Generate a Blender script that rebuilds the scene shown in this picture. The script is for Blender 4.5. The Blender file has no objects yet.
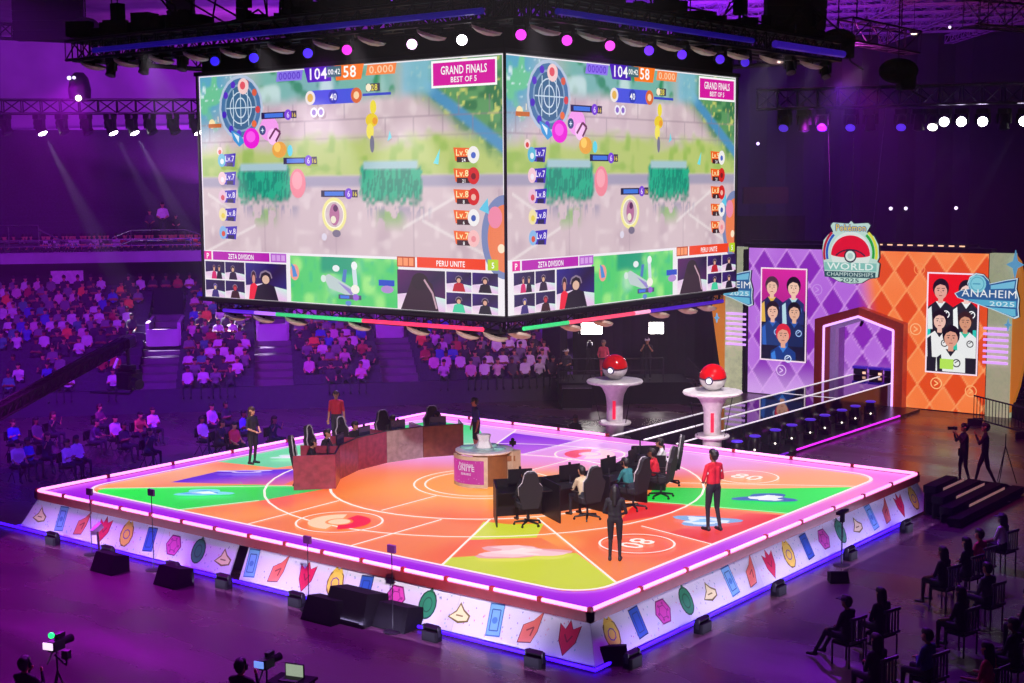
import bpy, math, random
import numpy as np
from mathutils import Vector, Matrix
random.seed(7); np.random.seed(7)
SC = bpy.context.scene
COL = SC.collection
PI = math.pi
# ---------------------------------------------------------------- camera
FPX, PITCH, ROLL, YAW = 1428.2, 0.1116, -0.00719, 0.66403
CAMP = Vector((24.198, -29.667, 8.16))
cy, sy_ = math.cos(YAW), math.sin(YAW); cp, sp = math.cos(PITCH), math.sin(PITCH)
cf = Vector((-sy_*cp, cy*cp, -sp)); cr = Vector((cy, sy_, 0)); cu = cr.cross(cf)
c_, s_ = math.cos(ROLL), math.sin(ROLL)
cr, cu = c_*cr + s_*cu, -s_*cr + c_*cu
cam = bpy.data.cameras.new('camera'); camo = bpy.data.objects.new('camera', cam); COL.objects.link(camo)
camo.matrix_world = Matrix(((cr.x, cu.x, -cf.x, CAMP.x), (cr.y, cu.y, -cf.y, CAMP.y), (cr.z, cu.z, -cf.z, CAMP.z), (0, 0, 0, 1)))
cam.sensor_width = 36; cam.lens = FPX*36/1024; cam.clip_end = 400; cam.clip_start = .5
SC.camera = camo
# ---------------------------------------------------------------- view, world
SC.view_settings.view_transform = 'Standard'; SC.view_settings.look = 'None'
SC.view_settings.gamma = 1; SC.view_settings.use_curve_mapping = False
SC.view_settings.exposure = 0.0
SC.cycles.use_denoising = True
SC.cycles.max_bounces = 5; SC.cycles.diffuse_bounces = 2; SC.cycles.glossy_bounces = 3
SC.cycles.volume_bounces = 0; SC.cycles.volume_step_rate = 4
SC.cycles.sample_clamp_indirect = 4
W = bpy.data.worlds.new('world'); SC.world = W; W.use_nodes = True
W.node_tree.nodes['Background'].inputs[0].default_value = (.16, .015, .34, 1)
W.node_tree.nodes['Background'].inputs[1].default_value = .02
# arena axes: L lateral (right), D depth away from the seats the picture is taken from
EL = Vector((.7876, .6162, 0)); ED = Vector((-.6162, .7876, 0))
def A(l, d, z): return Vector((CAMP.x, CAMP.y, 0)) + EL*l + ED*d + Vector((0, 0, z))
ARZ = math.atan2(EL.y, EL.x)
FZ = -1.0
def lin(h):
    h = h.lstrip('#'); v = [int(h[i:i+2], 16)/255 for i in (0, 2, 4)]
    return tuple((x/12.92 if x <= .04045 else ((x+.055)/1.055)**2.4) for x in v)
def spot(name, loc, to, power, hexcol, deg, blend=.6, size=.15):
    l = bpy.data.lights.new(name, 'SPOT'); o = bpy.data.objects.new(name, l); COL.objects.link(o)
    o.location = loc; o.rotation_euler = (Vector(to)-Vector(loc)).to_track_quat('-Z', 'Y').to_euler()
    l.energy = power; l.color = lin(hexcol); l.spot_size = math.radians(deg); l.spot_blend = blend; l.shadow_soft_size = size
    return o
# truss lights plus added spots: violet wash over the seats, magenta over the floor, white on the deck
for l0, d0, z0, l1, d1, z1, e, c, dg in (
    (-14, 36, 13.5, -15, 62, 1, 36000, '#A828E8', 66), (-4, 40, 14, -3, 66, 1, 17000, '#B028D8', 60), (-20, 34, 13.5, -17, 50, -1, 14000, '#5A20FF', 62),
    (-14, 78, 10.5, -16, 94, 15, 22000, '#AC34C0', 110), (-13, 68, 11.5, -12, 80, 18, 15000, '#A038C0', 140), (-3, 70, 11, -3, 82, 18, 26000, '#7A1CF0', 140), (7, 68, 10, 7, 80, 18, 20000, '#7A20E8', 140), (14, 60, 12.2, 18, 76, 18, 9000, '#A030A0', 140),
    (12, 56, 10, 16, 92, 4, 9000, '#6A1478', 80)):
    spot('wash_light', A(l0, d0, z0), A(l1, d1, z1), e, c, dg)
spot('floor_light', (-7, -7.5, 10.8), (-5, -16, -1), 19000, '#B010D8', 84)
spot('floor_light', (2, -7.5, 10.8), (2, -15, -1), 10000, '#A010D8', 84)
spot('floor_light', (7.3, -5, 10.8), (10, -14, -1), 6000, '#A018D8', 84)
spot('floor_light', (7.3, 6, 10.8), (15, 0, -1), 8000, '#9018F0', 90)
spot('floor_light', (6.5, 9, 11), (10, 15, -1), 7000, '#B83080', 80)
spot('floor_light', (-6.5, 9, 11), (-12, 4, -1), 14000, '#5A10FF', 80)
for lx, ly, tx, ty, e in ((6.9, -6.9, 6, -3, 5000), (2, -7, 2, -2, 5500), (-5, -7, -4.5, -2, 7500), (6.9, 3, 5.5, 0, 5500), (-7, 5, -3.5, 1.5, 5000), (6.6, 4.6, -1.7, 8.9, 7500), (6.9, 5.6, 2.2, 8.6, 5500), (-1, -7, 0, 0, 5000)):
    spot('stage_light', (lx, ly, 11.42), (tx, ty, .8 if ty > 8 else 0), e, '#FFF2F8', 46 if ty < 8 else 24)
spot('added_front_light', (17, -21, 15), (.5, .5, 0), 34000, '#FFEFF4', 34, .5, .3)  # unseen front-of-house spot, added to light what faces the camera
spot('added_riser_light', (6.9, 8.8, 11.4), (-8, 19.5, .6), 9000, '#FFD8E8', 34)  # unseen spot added to brighten the people on the camera riser
# ---------------------------------------------------------------- tagging
def short(l):
    for a, b in (('', ''), (' in the left team arc', ' of the left team'), (' in the right team arc', ' of the right team'), ('floor seating left of the stage', 'left floor seating'), ('second from the near end', 'second from near end'), (' the ', ' ')):
        if len(l.split()) > 16: l = l.replace(a, b) if a else l
    return l
def thing(name, label, cat, loc=(0, 0, 0), rz=0, group=None):
    o = bpy.data.objects.new(name, None); COL.objects.link(o); o.empty_display_size = .2
    o.location = loc; o.rotation_euler = (0, 0, rz); o['label'] = short(label); o['category'] = cat
    if group: o['group'] = group
    return o
def tag(o, label, cat, group=None, kind=None):
    o['label'] = short(label); o['category'] = cat
    if group: o['group'] = group
    if kind: o['kind'] = kind
    return o
def struct(o): o['kind'] = 'structure'; return o
# ---------------------------------------------------------------- materials
MATS = {}
def mat(name, hexc, rough=.5, metal=0, emit=0, noise=.12, scale=6, emhex=None, objcol=False, spec=.5):
    if name in MATS: return MATS[name]
    m = bpy.data.materials.new(name); m.use_nodes = True; nt = m.node_tree; b = nt.nodes['Principled BSDF']
    c = lin(hexc); b.inputs['Roughness'].default_value = rough; b.inputs['Metallic'].default_value = metal
    b.inputs['Specular IOR Level'].default_value = spec
    tc = nt.nodes.new('ShaderNodeTexCoord'); n = nt.nodes.new('ShaderNodeTexNoise'); n.inputs['Scale'].default_value = scale
    nt.links.new(tc.outputs['Object'], n.inputs['Vector'])
    mx = nt.nodes.new('ShaderNodeMix'); mx.data_type = 'RGBA'
    mr = nt.nodes.new('ShaderNodeMapRange'); mr.inputs[1].default_value = .3; mr.inputs[2].default_value = .7
    nt.links.new(n.outputs['Fac'], mr.inputs[0]); nt.links.new(mr.outputs[0], mx.inputs[0])
    mx.inputs[6].default_value = tuple(x*(1-noise) for x in c)+(1,)
    mx.inputs[7].default_value = tuple(min(1, x*(1+noise)) for x in c)+(1,)
    if objcol:
        oi = nt.nodes.new('ShaderNodeObjectInfo'); mm = nt.nodes.new('ShaderNodeMix'); mm.data_type = 'RGBA'; mm.blend_type = 'MULTIPLY'
        mm.inputs[0].default_value = 1
        nt.links.new(mx.outputs[2], mm.inputs[6]); nt.links.new(oi.outputs['Color'], mm.inputs[7]); nt.links.new(mm.outputs[2], b.inputs['Base Color'])
    else: nt.links.new(mx.outputs[2], b.inputs['Base Color'])
    if emit:
        b.inputs['Emission Color'].default_value = lin(emhex or hexc)+(1,); b.inputs['Emission Strength'].default_value = emit
    MATS[name] = m; return m
def colmat(name, emit=0, rough=.4, base=1, spec=.5):
    "material whose colour is the face colour attribute; emit>0 = glows by itself (displays, signs, prints)"
    if name in MATS: return MATS[name]
    m = bpy.data.materials.new(name); m.use_nodes = True; nt = m.node_tree; b = nt.nodes['Principled BSDF']
    a = nt.nodes.new('ShaderNodeAttribute'); a.attribute_name = 'col'
    b.inputs['Roughness'].default_value = rough; b.inputs['Specular IOR Level'].default_value = spec
    if emit:
        b.inputs['Base Color'].default_value = (.02, .02, .02, 1)
        nt.links.new(a.outputs['Color'], b.inputs['Emission Color']); b.inputs['Emission Strength'].default_value = emit
    else: nt.links.new(a.outputs['Color'], b.inputs['Base Color'])
    MATS[name] = m; return m
M = dict(
 black=mat('black_metal', '#131015', .45, .3), blackm=mat('black_matte', '#0C0910', .85, spec=.15), dark=mat('dark_grey', '#211D27', .6, spec=.3),
 truss=mat('truss_metal', '#4A4452', .35, .7), white=mat('white_plastic', '#E9E4E8', .3), cream=mat('cream_wood', '#CBB9A4', .5),
 brown=mat('brown_wood', '#8A5A34', .5), skin=mat('skin', '#B9805F', .6), skin2=mat('skin_dark', '#7C4C34', .6), hair=mat('hair_black', '#120C0C', .6), hairb=mat('hair_brown', '#3A2218', .6),
 blackcloth=mat('black_cloth', '#17141B', .85), redcloth=mat('red_cloth', '#C3122A', .8), bluecloth=mat('blue_cloth', '#2A2C86', .8), greycloth=mat('grey_cloth', '#4A4650', .85),
 jeans=mat('dark_trousers', '#1B1A26', .85), whitecloth=mat('white_cloth', '#E2DCE4', .8), shoe=mat('shoe', '#0E0D10', .5), seatred=mat('red_seat', '#C01A24', .5),
 eye=mat('eye', '#201818', .3), lip=mat('lip', '#8A4038', .5), tanc=mat('tan_cloth', '#BCA98C', .8), teal=mat('teal_cloth', '#1F6A70', .8), pinkcloth=mat('pink_cloth', '#E2506A', .8),
 shirt=mat('spectator_shirt', '#FFFFFF', .85, objcol=True), chrome=mat('chrome', '#B8B4BE', .2, .9))
def emi(name, hexc, s): return mat(name, hexc, .4, 0, s)
# ---------------------------------------------------------------- mesh builder
class MB:
    def __init__(s): s.v = []; s.f = []; s.m = []; s.c = []
    def add(s, vs, fs, mi=0, col=None):
        n = len(s.v); s.v += [tuple(v) for v in vs]
        for f in fs: s.f.append([i+n for i in f]); s.m.append(mi); s.c.append(col)
        return s
    def box(s, c, d, mi=0, R=None, taper=1, col=None, bev=0):
        x, y, z = d[0]/2, d[1]/2, d[2]/2
        if bev:
            b = min(bev, x*.9, y*.9); pts = [(x-b, -y), (x, -y+b), (x, y-b), (x-b, y), (-x+b, y), (-x, y-b), (-x, -y+b), (-x+b, -y)]
        else: pts = [(x, -y), (x, y), (-x, y), (-x, -y)]
        n = len(pts); vs = [Vector((p[0], p[1], -z)) for p in pts]+[Vector((p[0]*taper, p[1]*taper, z)) for p in pts]
        if R is not None: vs = [R @ v for v in vs]
        c = Vector(c); vs = [v+c for v in vs]
        fs = [list(range(n))[::-1], list(range(n, 2*n))]+[[i, (i+1) % n, n+(i+1) % n, n+i] for i in range(n)]
        return s.add(vs, fs, mi, col)
    def tube(s, p0, p1, r0, r1=None, n=8, mi=0, col=None, caps=True):
        r1 = r0 if r1 is None else r1; p0 = Vector(p0); p1 = Vector(p1); d = p1-p0
        if d.length < 1e-6: return s
        q = d.to_track_quat('Z', 'Y').to_matrix()
        vs = [p0+q @ Vector((r0*math.cos(2*PI*i/n), r0*math.sin(2*PI*i/n), 0)) for i in range(n)]+[p1+q @ Vector((r1*math.cos(2*PI*i/n), r1*math.sin(2*PI*i/n), 0)) for i in range(n)]
        fs = [[i, (i+1) % n, n+(i+1) % n, n+i] for i in range(n)]
        if caps: fs += [list(range(n))[::-1], list(range(n, 2*n))]
        return s.add(vs, fs, mi, col)
    def path(s, pts, r, n=6, mi=0):
        for a, b in zip(pts[:-1], pts[1:]): s.tube(a, b, r, r, n, mi)
        return s
    def lathe(s, prof, c=(0, 0, 0), n=24, mi=0, R=None, col=None):
        vs = []; c = Vector(c)
        for r, z in prof:
            for i in range(n):
                v = Vector((r*math.cos(2*PI*i/n), r*math.sin(2*PI*i/n), z)); vs.append((R @ v if R is not None else v)+c)
        fs = [[k*n+i, k*n+(i+1) % n, (k+1)*n+(i+1) % n, (k+1)*n+i] for k in range(len(prof)-1) for i in range(n)]
        fs += [list(range(n))[::-1], [(len(prof)-1)*n+i for i in range(n)]]
        return s.add(vs, fs, mi, col)
    def ball(s, c, r, mi=0, n=12, sc=(1, 1, 1), R=None, col=None):
        prof = [(max(1e-4, r*math.sin(PI*k/n)), -r*math.cos(PI*k/n)) for k in range(n+1)]
        S = Matrix.Diagonal(Vector(sc)); RR = (R @ S) if R is not None else S
        return s.lathe(prof, c, n*2 if n < 10 else 20, mi, RR, col)
    def prism(s, poly, O, U, V, N, depth, mi=0, col=None):
        O, U, V, N = Vector(O), Vector(U), Vector(V), Vector(N); n = len(poly)
        a = [O+U*p[0]+V*p[1] for p in poly]; b = [v+N*depth for v in a]
        return s.add(a+b, [list(range(n))[::-1], list(range(n, 2*n))]+[[i, (i+1) % n, n+(i+1) % n, n+i] for i in range(n)], mi, col)
    def truss(s, p0, p1, w=.4, r=.035, step=.5, mi=0, tri=False):
        p0 = Vector(p0); p1 = Vector(p1); d = p1-p0; L = d.length; u = d.normalized()
        side = u.cross(Vector((0, 0, 1)));
        if side.length < .1: side = Vector((1, 0, 0))
        side.normalize(); up = side.cross(u)
        off = [side*w/2+up*w/2, -side*w/2+up*w/2, -side*w/2-up*w/2, side*w/2-up*w/2]
        for o in off: s.tube(p0+o, p1+o, r, r, 5, mi)
        k = max(1, round(L/step))
        for i in range(k+1):
            a = p0+d*(i/k); b = p0+d*(min(k, i+1)/k)
            for j in range(4):
                s.tube(a+off[j], a+off[(j+1) % 4], r*.55, r*.55, 4, mi)
                if i < k: s.tube(a+off[(j+i) % 4], b+off[(j+1+i) % 4], r*.55, r*.55, 4, mi)
        return s
    def build(s, name, mats, parent=None, smooth=False, colors=False, loc=None):
        me = bpy.data.meshes.new(name); me.from_pydata(s.v, [], s.f)
        for m in (mats if isinstance(mats, (list, tuple)) else [mats]): me.materials.append(m)
        me.polygons.foreach_set('material_index', s.m)
        if smooth: me.polygons.foreach_set('use_smooth', [True]*len(s.f)); me.set_sharp_from_angle(angle=math.radians(40))
        if colors:
            at = me.color_attributes.new('col', 'FLOAT_COLOR', 'CORNER'); buf = []
            for f, c in zip(s.f, s.c):
                if c is None: c = (1, 1, 1)
                if isinstance(c, list): 
                    for k in range(len(f)): buf += [*c[k], 1]
                else: buf += [*c, 1]*len(f)
            at.data.foreach_set('color', buf)
        o = bpy.data.objects.new(name, me); COL.objects.link(o)
        if parent is not None: o.parent = parent
        if loc is not None: o.location = loc
        return o
def copy_tree(o, parent=None):
    c = o.copy(); COL.objects.link(c); c.parent = parent
    for ch in KIDS.get(o.name, []) if o.name in KIDS else [x for x in o.children]: copy_tree(ch, c)
    return c
KIDS = {}
# flat artwork on a surface: shapes laid as thin layers
TXT = {}
def textmesh(t, bold=0):
    if (t, bold) in TXT: return TXT[(t, bold)]
    cu_ = bpy.data.curves.new('t', 'FONT'); cu_.body = t; cu_.size = 1; cu_.offset = 0 if 'M' in t and t != 'Pok\u00e9mon' else min(bold, .014); cu_.space_character = 1.06; cu_.resolution_u = 2
    o = bpy.data.objects.new('t', cu_); COL.objects.link(o); bpy.context.view_layer.update()
    me = bpy.data.meshes.new_from_object(o.evaluated_get(bpy.context.evaluated_depsgraph_get()))
    vs = [(v.co.x, v.co.y) for v in me.vertices]; fs = [list(p.vertices) for p in me.polygons]
    bpy.data.objects.remove(o); bpy.data.curves.remove(cu_); bpy.data.meshes.remove(me)
    xs = [v[0] for v in vs] or [0]; w0, w1 = min(xs), max(xs); vs = [(x-w0, y) for x, y in vs]
    TXT[(t, bold)] = (vs, fs, w1-w0); return TXT[(t, bold)]
class Art:
    "2-D drawing in units of `unit` metres; x right, y DOWN from the origin O"
    def __init__(s, O, U, V, N, unit=.01, lift=.0006):
        s.O, s.U, s.V, s.N = Vector(O), Vector(U)*unit, Vector(V)*-unit, Vector(N); s.b = MB(); s.k = 0; s.lift = lift
    def P(s, x, y): return s.O+s.U*x+s.V*y+s.N*s.k*s.lift
    def poly(s, pts, col, same=False):
        if not same: s.k += 1
        c = [lin(h) for h in col] if isinstance(col, list) else lin(col)
        ar = sum(pts[i][0]*pts[(i+1) % len(pts)][1]-pts[(i+1) % len(pts)][0]*pts[i][1] for i in range(len(pts)))
        if ar > 0: pts = pts[::-1]; c = c[::-1] if isinstance(c, list) else c
        s.b.add([s.P(*p) for p in pts], [list(range(len(pts)))], 0, c)
    def rect(s, x, y, w, h, col, same=False, sk=0): s.poly([(x+sk, y), (x+w+sk, y), (x+w-sk, y+h), (x-sk, y+h)], col, same)
    def disc(s, x, y, r, col, ry=None, n=20, same=False, a0=0, a1=2*PI):
        ry = ry or r; full = abs(a1-a0-2*PI) < 1e-6
        pts = [(x+r*math.cos(a0+(a1-a0)*i/n), y+ry*math.sin(a0+(a1-a0)*i/n)) for i in range(n if full else n+1)]
        if not full: pts.append((x, y))
        s.poly(pts, col, same)
    def ring(s, x, y, r, w, col, a0=0, a1=2*PI, n=48, sy=1):
        s.k += 1
        for i in range(n):
            a, b = a0+(a1-a0)*i/n, a0+(a1-a0)*(i+1)/n
            s.poly([(x+(r+w)*math.cos(a), y+(r+w)*sy*math.sin(a)), (x+(r+w)*math.cos(b), y+(r+w)*sy*math.sin(b)), (x+r*math.cos(b), y+r*sy*math.sin(b)), (x+r*math.cos(a), y+r*sy*math.sin(a))], col, True)
    def line(s, pts, w, col):
        s.k += 1
        for (x0, y0), (x1, y1) in zip(pts[:-1], pts[1:]):
            d = math.hypot(x1-x0, y1-y0) or 1; nx, ny = -(y1-y0)/d*w/2, (x1-x0)/d*w/2
            s.poly([(x0+nx, y0+ny), (x1+nx, y1+ny), (x1-nx, y1-ny), (x0-nx, y0-ny)], col, True)
    def outline(s, pts, w, col): s.line(list(pts)+[pts[0]], w, col)
    def text(s, t, x, y, size, col, fit=None, align='c', bold=.02):
        vs, fs, w = textmesh(t, bold); k = size; kx = (fit/w if fit else size)
        x0 = x-w*kx/2 if align == 'c' else x
        s.k += 1; s.b.add([s.P(x0+vx*kx, y-vy*k) for vx, vy in vs], fs, 0, lin(col))
    def grid(s, x0, y0, x1, y1, nx, ny, fn):
        "base layer with a smooth colour field fn(x,y) -> array rgb (linear)"
        xs = np.linspace(x0, x1, nx+1); ys = np.linspace(y0, y1, ny+1); X, Y = np.meshgrid(xs, ys)
        C = fn(X, Y); cl = C.reshape(-1, 3); n0 = [s.P(x, y) for x, y in zip(X.ravel(), Y.ravel())]
        fs = []; cs = []
        for j in range(ny):
            for i in range(nx):
                a = j*(nx+1)+i; f = [a+nx+1, a+nx+2, a+1, a]; fs.append(f); cs.append([tuple(cl[q]) for q in f])
        n = len(s.b.v); s.b.v += [tuple(v) for v in n0]
        for f, c in zip(fs, cs): s.b.f.append([q+n for q in f]); s.b.m.append(0); s.b.c.append(c)
    def build(s, name, m, parent=None): return s.b.build(name, m, parent, colors=True)
def vnoise(X, Y, sc, seed=0):
    "smooth value noise 0..1"
    rs = np.random.RandomState(seed); g = rs.rand(64, 64); x = np.asarray(X)/sc+7.3; y = np.asarray(Y)/sc+3.1
    xi = np.floor(x).astype(int); yi = np.floor(y).astype(int); fx = x-xi; fy = y-yi; fx = fx*fx*(3-2*fx); fy = fy*fy*(3-2*fy)
    q = lambda a, b: g[b % 64, a % 64]
    return (q(xi, yi)*(1-fx)+q(xi+1, yi)*fx)*(1-fy)+(q(xi, yi+1)*(1-fx)+q(xi+1, yi+1)*fx)*fy
def mixc(C, col, w):
    w = np.clip(w, 0, 1)[..., None]; return C*(1-w)+np.array(lin(col) if isinstance(col, str) else col)*w
def ss(a, b, x): t = np.clip((x-a)/(b-a), 0, 1); return t*t*(3-2*t)
# ================================================================ ROOM
def floormat():
    m = bpy.data.materials.new('polished_floor'); m.use_nodes = True; nt = m.node_tree; b = nt.nodes['Principled BSDF']
    tc = nt.nodes.new('ShaderNodeTexCoord'); mp = nt.nodes.new('ShaderNodeMapping'); mp.inputs['Scale'].default_value = (.25, .6, 1); mp.inputs['Rotation'].default_value = (0, 0, .5)
    n = nt.nodes.new('ShaderNodeTexNoise'); n.inputs['Scale'].default_value = 1; n.inputs['Detail'].default_value = 6
    nt.links.new(tc.outputs['Object'], mp.inputs[0]); nt.links.new(mp.outputs[0], n.inputs['Vector'])
    mr = nt.nodes.new('ShaderNodeMapRange'); mr.inputs[1].default_value = .3; mr.inputs[2].default_value = .7; mr.inputs[3].default_value = .16; mr.inputs[4].default_value = .4
    nt.links.new(n.outputs['Fac'], mr.inputs[0]); nt.links.new(mr.outputs[0], b.inputs['Roughness'])
    mx = nt.nodes.new('ShaderNodeMix'); mx.data_type = 'RGBA'; mx.inputs[6].default_value = lin('#33212B')+(1,); mx.inputs[7].default_value = lin('#59384A')+(1,)
    nt.links.new(n.outputs['Fac'], mx.inputs[0]); nt.links.new(mx.outputs[2], b.inputs['Base Color'])
    w = nt.nodes.new('ShaderNodeTexBrick'); w.inputs['Scale'].default_value = .35; w.inputs['Mortar Size'].default_value = .006; w.inputs['Mortar Smooth'].default_value = .3
    nt.links.new(tc.outputs['Object'], w.inputs['Vector']); bp = nt.nodes.new('ShaderNodeBump'); bp.inputs['Strength'].default_value = .12; bp.inputs['Distance'].default_value = .02
    nt.links.new(w.outputs['Fac'], bp.inputs['Height']); nt.links.new(bp.outputs[0], b.inputs['Normal'])
    return m
o = struct(MB().add([(-90, -60, FZ), (60, -60, FZ), (60, 100, FZ), (-90, 100, FZ)], [[0, 1, 2, 3]]).build('floor', floormat()))
EB = (EL+ED*.17).normalized(); NB = Vector((-EB.y, EB.x, 0)); BO = A(0, 59.3, 0); BRZ = math.atan2(EB.y, EB.x)
def B(s, t, z): return BO+EB*s+NB*t+Vector((0, 0, z))
def BP(px, t, z):
    "lateral s of the bowl point seen above column px at depth t"
    lo, hi = -60, 60
    for _ in range(40):
        mid = (lo+hi)/2; q = B(mid, t, z)-CAMP
        if q.dot(cr)/q.dot(cf)*FPX+512 < px: lo = mid
        else: hi = mid
    return lo
riser = mat('concrete_riser', '#5A4A62', .8, scale=2); drape = mat('black_drape', '#140F1C', .9, scale=1, noise=.4); pale = mat('pale_fascia', '#A088B0', .7, scale=1)
wallp = mat('pale_wall', '#8A7298', .9, scale=.4, noise=.2); aislem = mat('aisle_concrete', '#463850', .8)
b = MB(); NR = 14; DT, DZ = .82, .24
prof = [(0, FZ), (0, -.5)]
for k in range(NR): prof += [((k+1)*DT, -.5+k*DZ), ((k+1)*DT, -.5+(k+1)*DZ)]
prof += [(NR*DT+2.2, -.5+NR*DZ)]
TOPZ = -.5+NR*DZ
def strip(prof, s0, s1):
    vs = []; fs = []
    for t, z in prof: vs += [B(s0, t, z), B(s1, t, z)]
    for i in range(len(prof)-1): fs.append([2*i, 2*i+1, 2*i+3, 2*i+2])
    return vs, fs
b.add(*strip(prof, -50, 2.2)); struct(b.build('lower_bowl_terrace', riser))
# rim wall in front of the first row
b = MB(); vs, fs = strip([(-.12, FZ), (-.12, -.05), (0, -.05), (0, FZ)], -50, 2.2); b.add(vs, fs); struct(b.build('trim_1', mat('rim_wall', '#2A2036', .7)))
# right end wall of the bowl and the doorways (vomitories)
b = MB(); b.box(B(2.35, 8.2, 1.9), (.3, 15, 5.8), 0, Matrix.Rotation(BRZ, 3, 'Z')); struct(b.build('wall_bowl_end', drape))
def vom(px, t, h0, w, name):
    s = BP(px, t, h0); z0 = -.5+(t/DT)*DZ
    R = Matrix.Rotation(BRZ, 3, 'Z'); b = MB()
    b.box(B(s, t, z0+.35), (w, .18, .75), 0, R); b.box(B(s-w/2, t+2, z0+.5), (.15, 4, 1.0), 0, R); b.box(B(s+w/2, t+2, z0+.5), (.15, 4, 1.0), 0, R)
    b.box(B(s, t+3.9, z0+1.15), (w, .1, 2.2), 1, R); b.box(B(s, t+2, z0+.1), (w, 4, .05), 1, R)  # near-black sheets put in for the shade inside the doorway
    struct(b.build(name, [pale, mat('opening_shade', '#120A1C', .9)]))
    return s
VS = [vom(164, 5.5, .8, 1.35, 'stairwell_wall'), vom(273, 5.8, .9, 1.3, 'stairwell_wall'), vom(390, 5.8, .9, 1.1, 'stairwell_wall')]
# aisle steps below the stairwells
for s in VS:
    b = MB(); R = Matrix.Rotation(BRZ, 3, 'Z')
    for k in range(13):
        b.box(B(s, .35+k*.41, -.85+k*.13), (1.3, .41, .3), 0, R)
    struct(b.build('aisle_steps', aislem))
# balcony
TB = NR*DT+1.7
b = MB(); b.add(*strip([(TB, 4.38), (TB, 4.9), (TB+.4, 4.9), (TB+3, 4.9)], -60, 14)); b.add(*strip([(TB, 4.38), (TB+3, 4.38)], -60, 14)); struct(b.build('balcony_fascia', pale))
b = MB(); b.add(*strip([(TB+3, 4.38), (TB+3, -1)], -60, 14)); struct(b.build('wall_bowl_back', drape))
b = MB(); R = Matrix.Rotation(BRZ, 3, 'Z')
for z in (5.2, 5.5): b.tube(B(-40, TB+.1, z), B(4, TB+.1, z), .03, .03, 5)
s = -40
while s < 4: b.tube(B(s, TB+.1, 4.9), B(s, TB+.1, 5.5), .03, .03, 5); s += 2.2
struct(b.build('balcony_rail', M['chrome']))
prof = [(TB+3, 4.9)]
for k in range(22): prof += [(TB+3+k*1.0, 5.1+k*.27), (TB+4+k*1.0, 5.1+k*.27)]
b = MB(); b.add(*strip(prof, -62, 10)); struct(b.build('upper_bowl_terrace', mat('upper_tier', '#1E1828', .9)))
b = MB()
for k in range(22):
    t = TB+3.65+k*1.0; z = 5.1+k*.27
    b.add(*strip([(t, z+.42), (t+.35, z+.42), (t+.42, z+.9), (t+.5, z+.9), (t+.5, z)], -60, 9.8))
tag(b.build('seat_row', mat('upper_seat', '#241E34', .8, scale=12, noise=.4)), 'rows of empty dark folding seats on the upper tier above the balcony', 'seats', kind='stuff')
TW = TB+26
vs = [B(-66, TW, 9.7), B(20, TW, 12.2), B(20, TW, 13.1), B(-66, TW, 10.5), B(-66, TW+2, 10.5), B(20, TW+2, 13.1)]
struct(MB().add(vs, [[0, 1, 2, 3], [3, 2, 5, 4]]).build('trim_2', pale))
struct(MB().add([B(-66, TW+3, -1), B(16, TW+3, -1), B(16, TW+3, 18.2), B(-66, TW+3, 18.2)], [[0, 1, 2, 3]]).build('wall_back', wallp))
struct(MB().add([B(-66, TW, -1), B(20, TW, -1), B(20, TW, 12.2), B(-66, TW, 9.7)], [[0, 1, 2, 3]]).build('wall_tier_back', drape))
b = MB()
for k in range(56):
    l0, l1 = 11+k*1.2, 12.2+k*1.2; dd = .18 if k % 2 else -.18
    a0, a1 = A(l0, 96-.1*(l0-12)+dd, 0), A(l1, 96-.1*(l1-12)-dd, 0)
    b.add([(a0.x, a0.y, -1), (a1.x, a1.y, -1), (a1.x, a1.y, 17.9), (a0.x, a0.y, 17.9)], [[0, 1, 2, 3]])
struct(b.build('wall_right', drape))
struct(MB().add([A(-70, 10, 18), A(80, 10, 18), A(80, 130, 18), A(-70, 130, 18)], [[3, 2, 1, 0]]).build('ceiling', mat('ceiling_panel', '#7A6880', .9, scale=.5, noise=.3)))
struct(MB().add([A(30, 14, -1), A(30, 98, -1), A(30, 98, 18), A(30, 14, 18)], [[0, 3, 2, 1]]).build('wall_side', drape))
# roof beams over the far right
b = MB()
for k in range(9): b.truss(A(8, 62+k*3.6, 17.3), A(30, 58+k*3.6, 17.3), .7, .05, 1.1)
for k in range(5): b.truss(A(11+k*4.2, 60, 16.9), A(11+k*4.2, 92, 16.9), .5, .04, 1.1)
struct(b.build('roof_beams', mat('roof_steel', '#9A8494', .6)))
# low black partition behind the stage
b = MB()
for k in range(26):
    l0, l1 = 2.6+k*.42, 3.02+k*.42; dd = .06 if k % 2 else -.06
    a0, a1 = A(l0, 66+dd, 0), A(l1, 66-dd, 0)
    b.add([(a0.x, a0.y, -1), (a1.x, a1.y, -1), (a1.x, a1.y, 6.5), (a0.x, a0.y, 6.5)], [[0, 1, 2, 3]])
struct(b.build('wall_partition', drape))
struct(MB().box(A(2.0, 64.5, 1.6), (1.5, .2, 5.2), 0, Matrix.Rotation(ARZ, 3, 'Z')).build('trim_3', mat('violet_drape', '#6A4A9C', .9)))
# ================================================================ STAGE
SA, SB = 9.02, 7.91
stage = thing('stage_platform', 'large square stage with glowing game court floor and patterned skirt on arena floor', 'stage', (0, 0, FZ))
def lc(x, y, z): return (x, y, z-FZ)
b = MB(); b.box(lc(0, 0, -.13), (2*SA, 2*SB, .22)); b.box(lc(0, 0, -.6), (2*SA-.6, 2*SB-.6, .75))
b.build('deck', mat('deck_black', '#1A141C', .5), stage)
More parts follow.
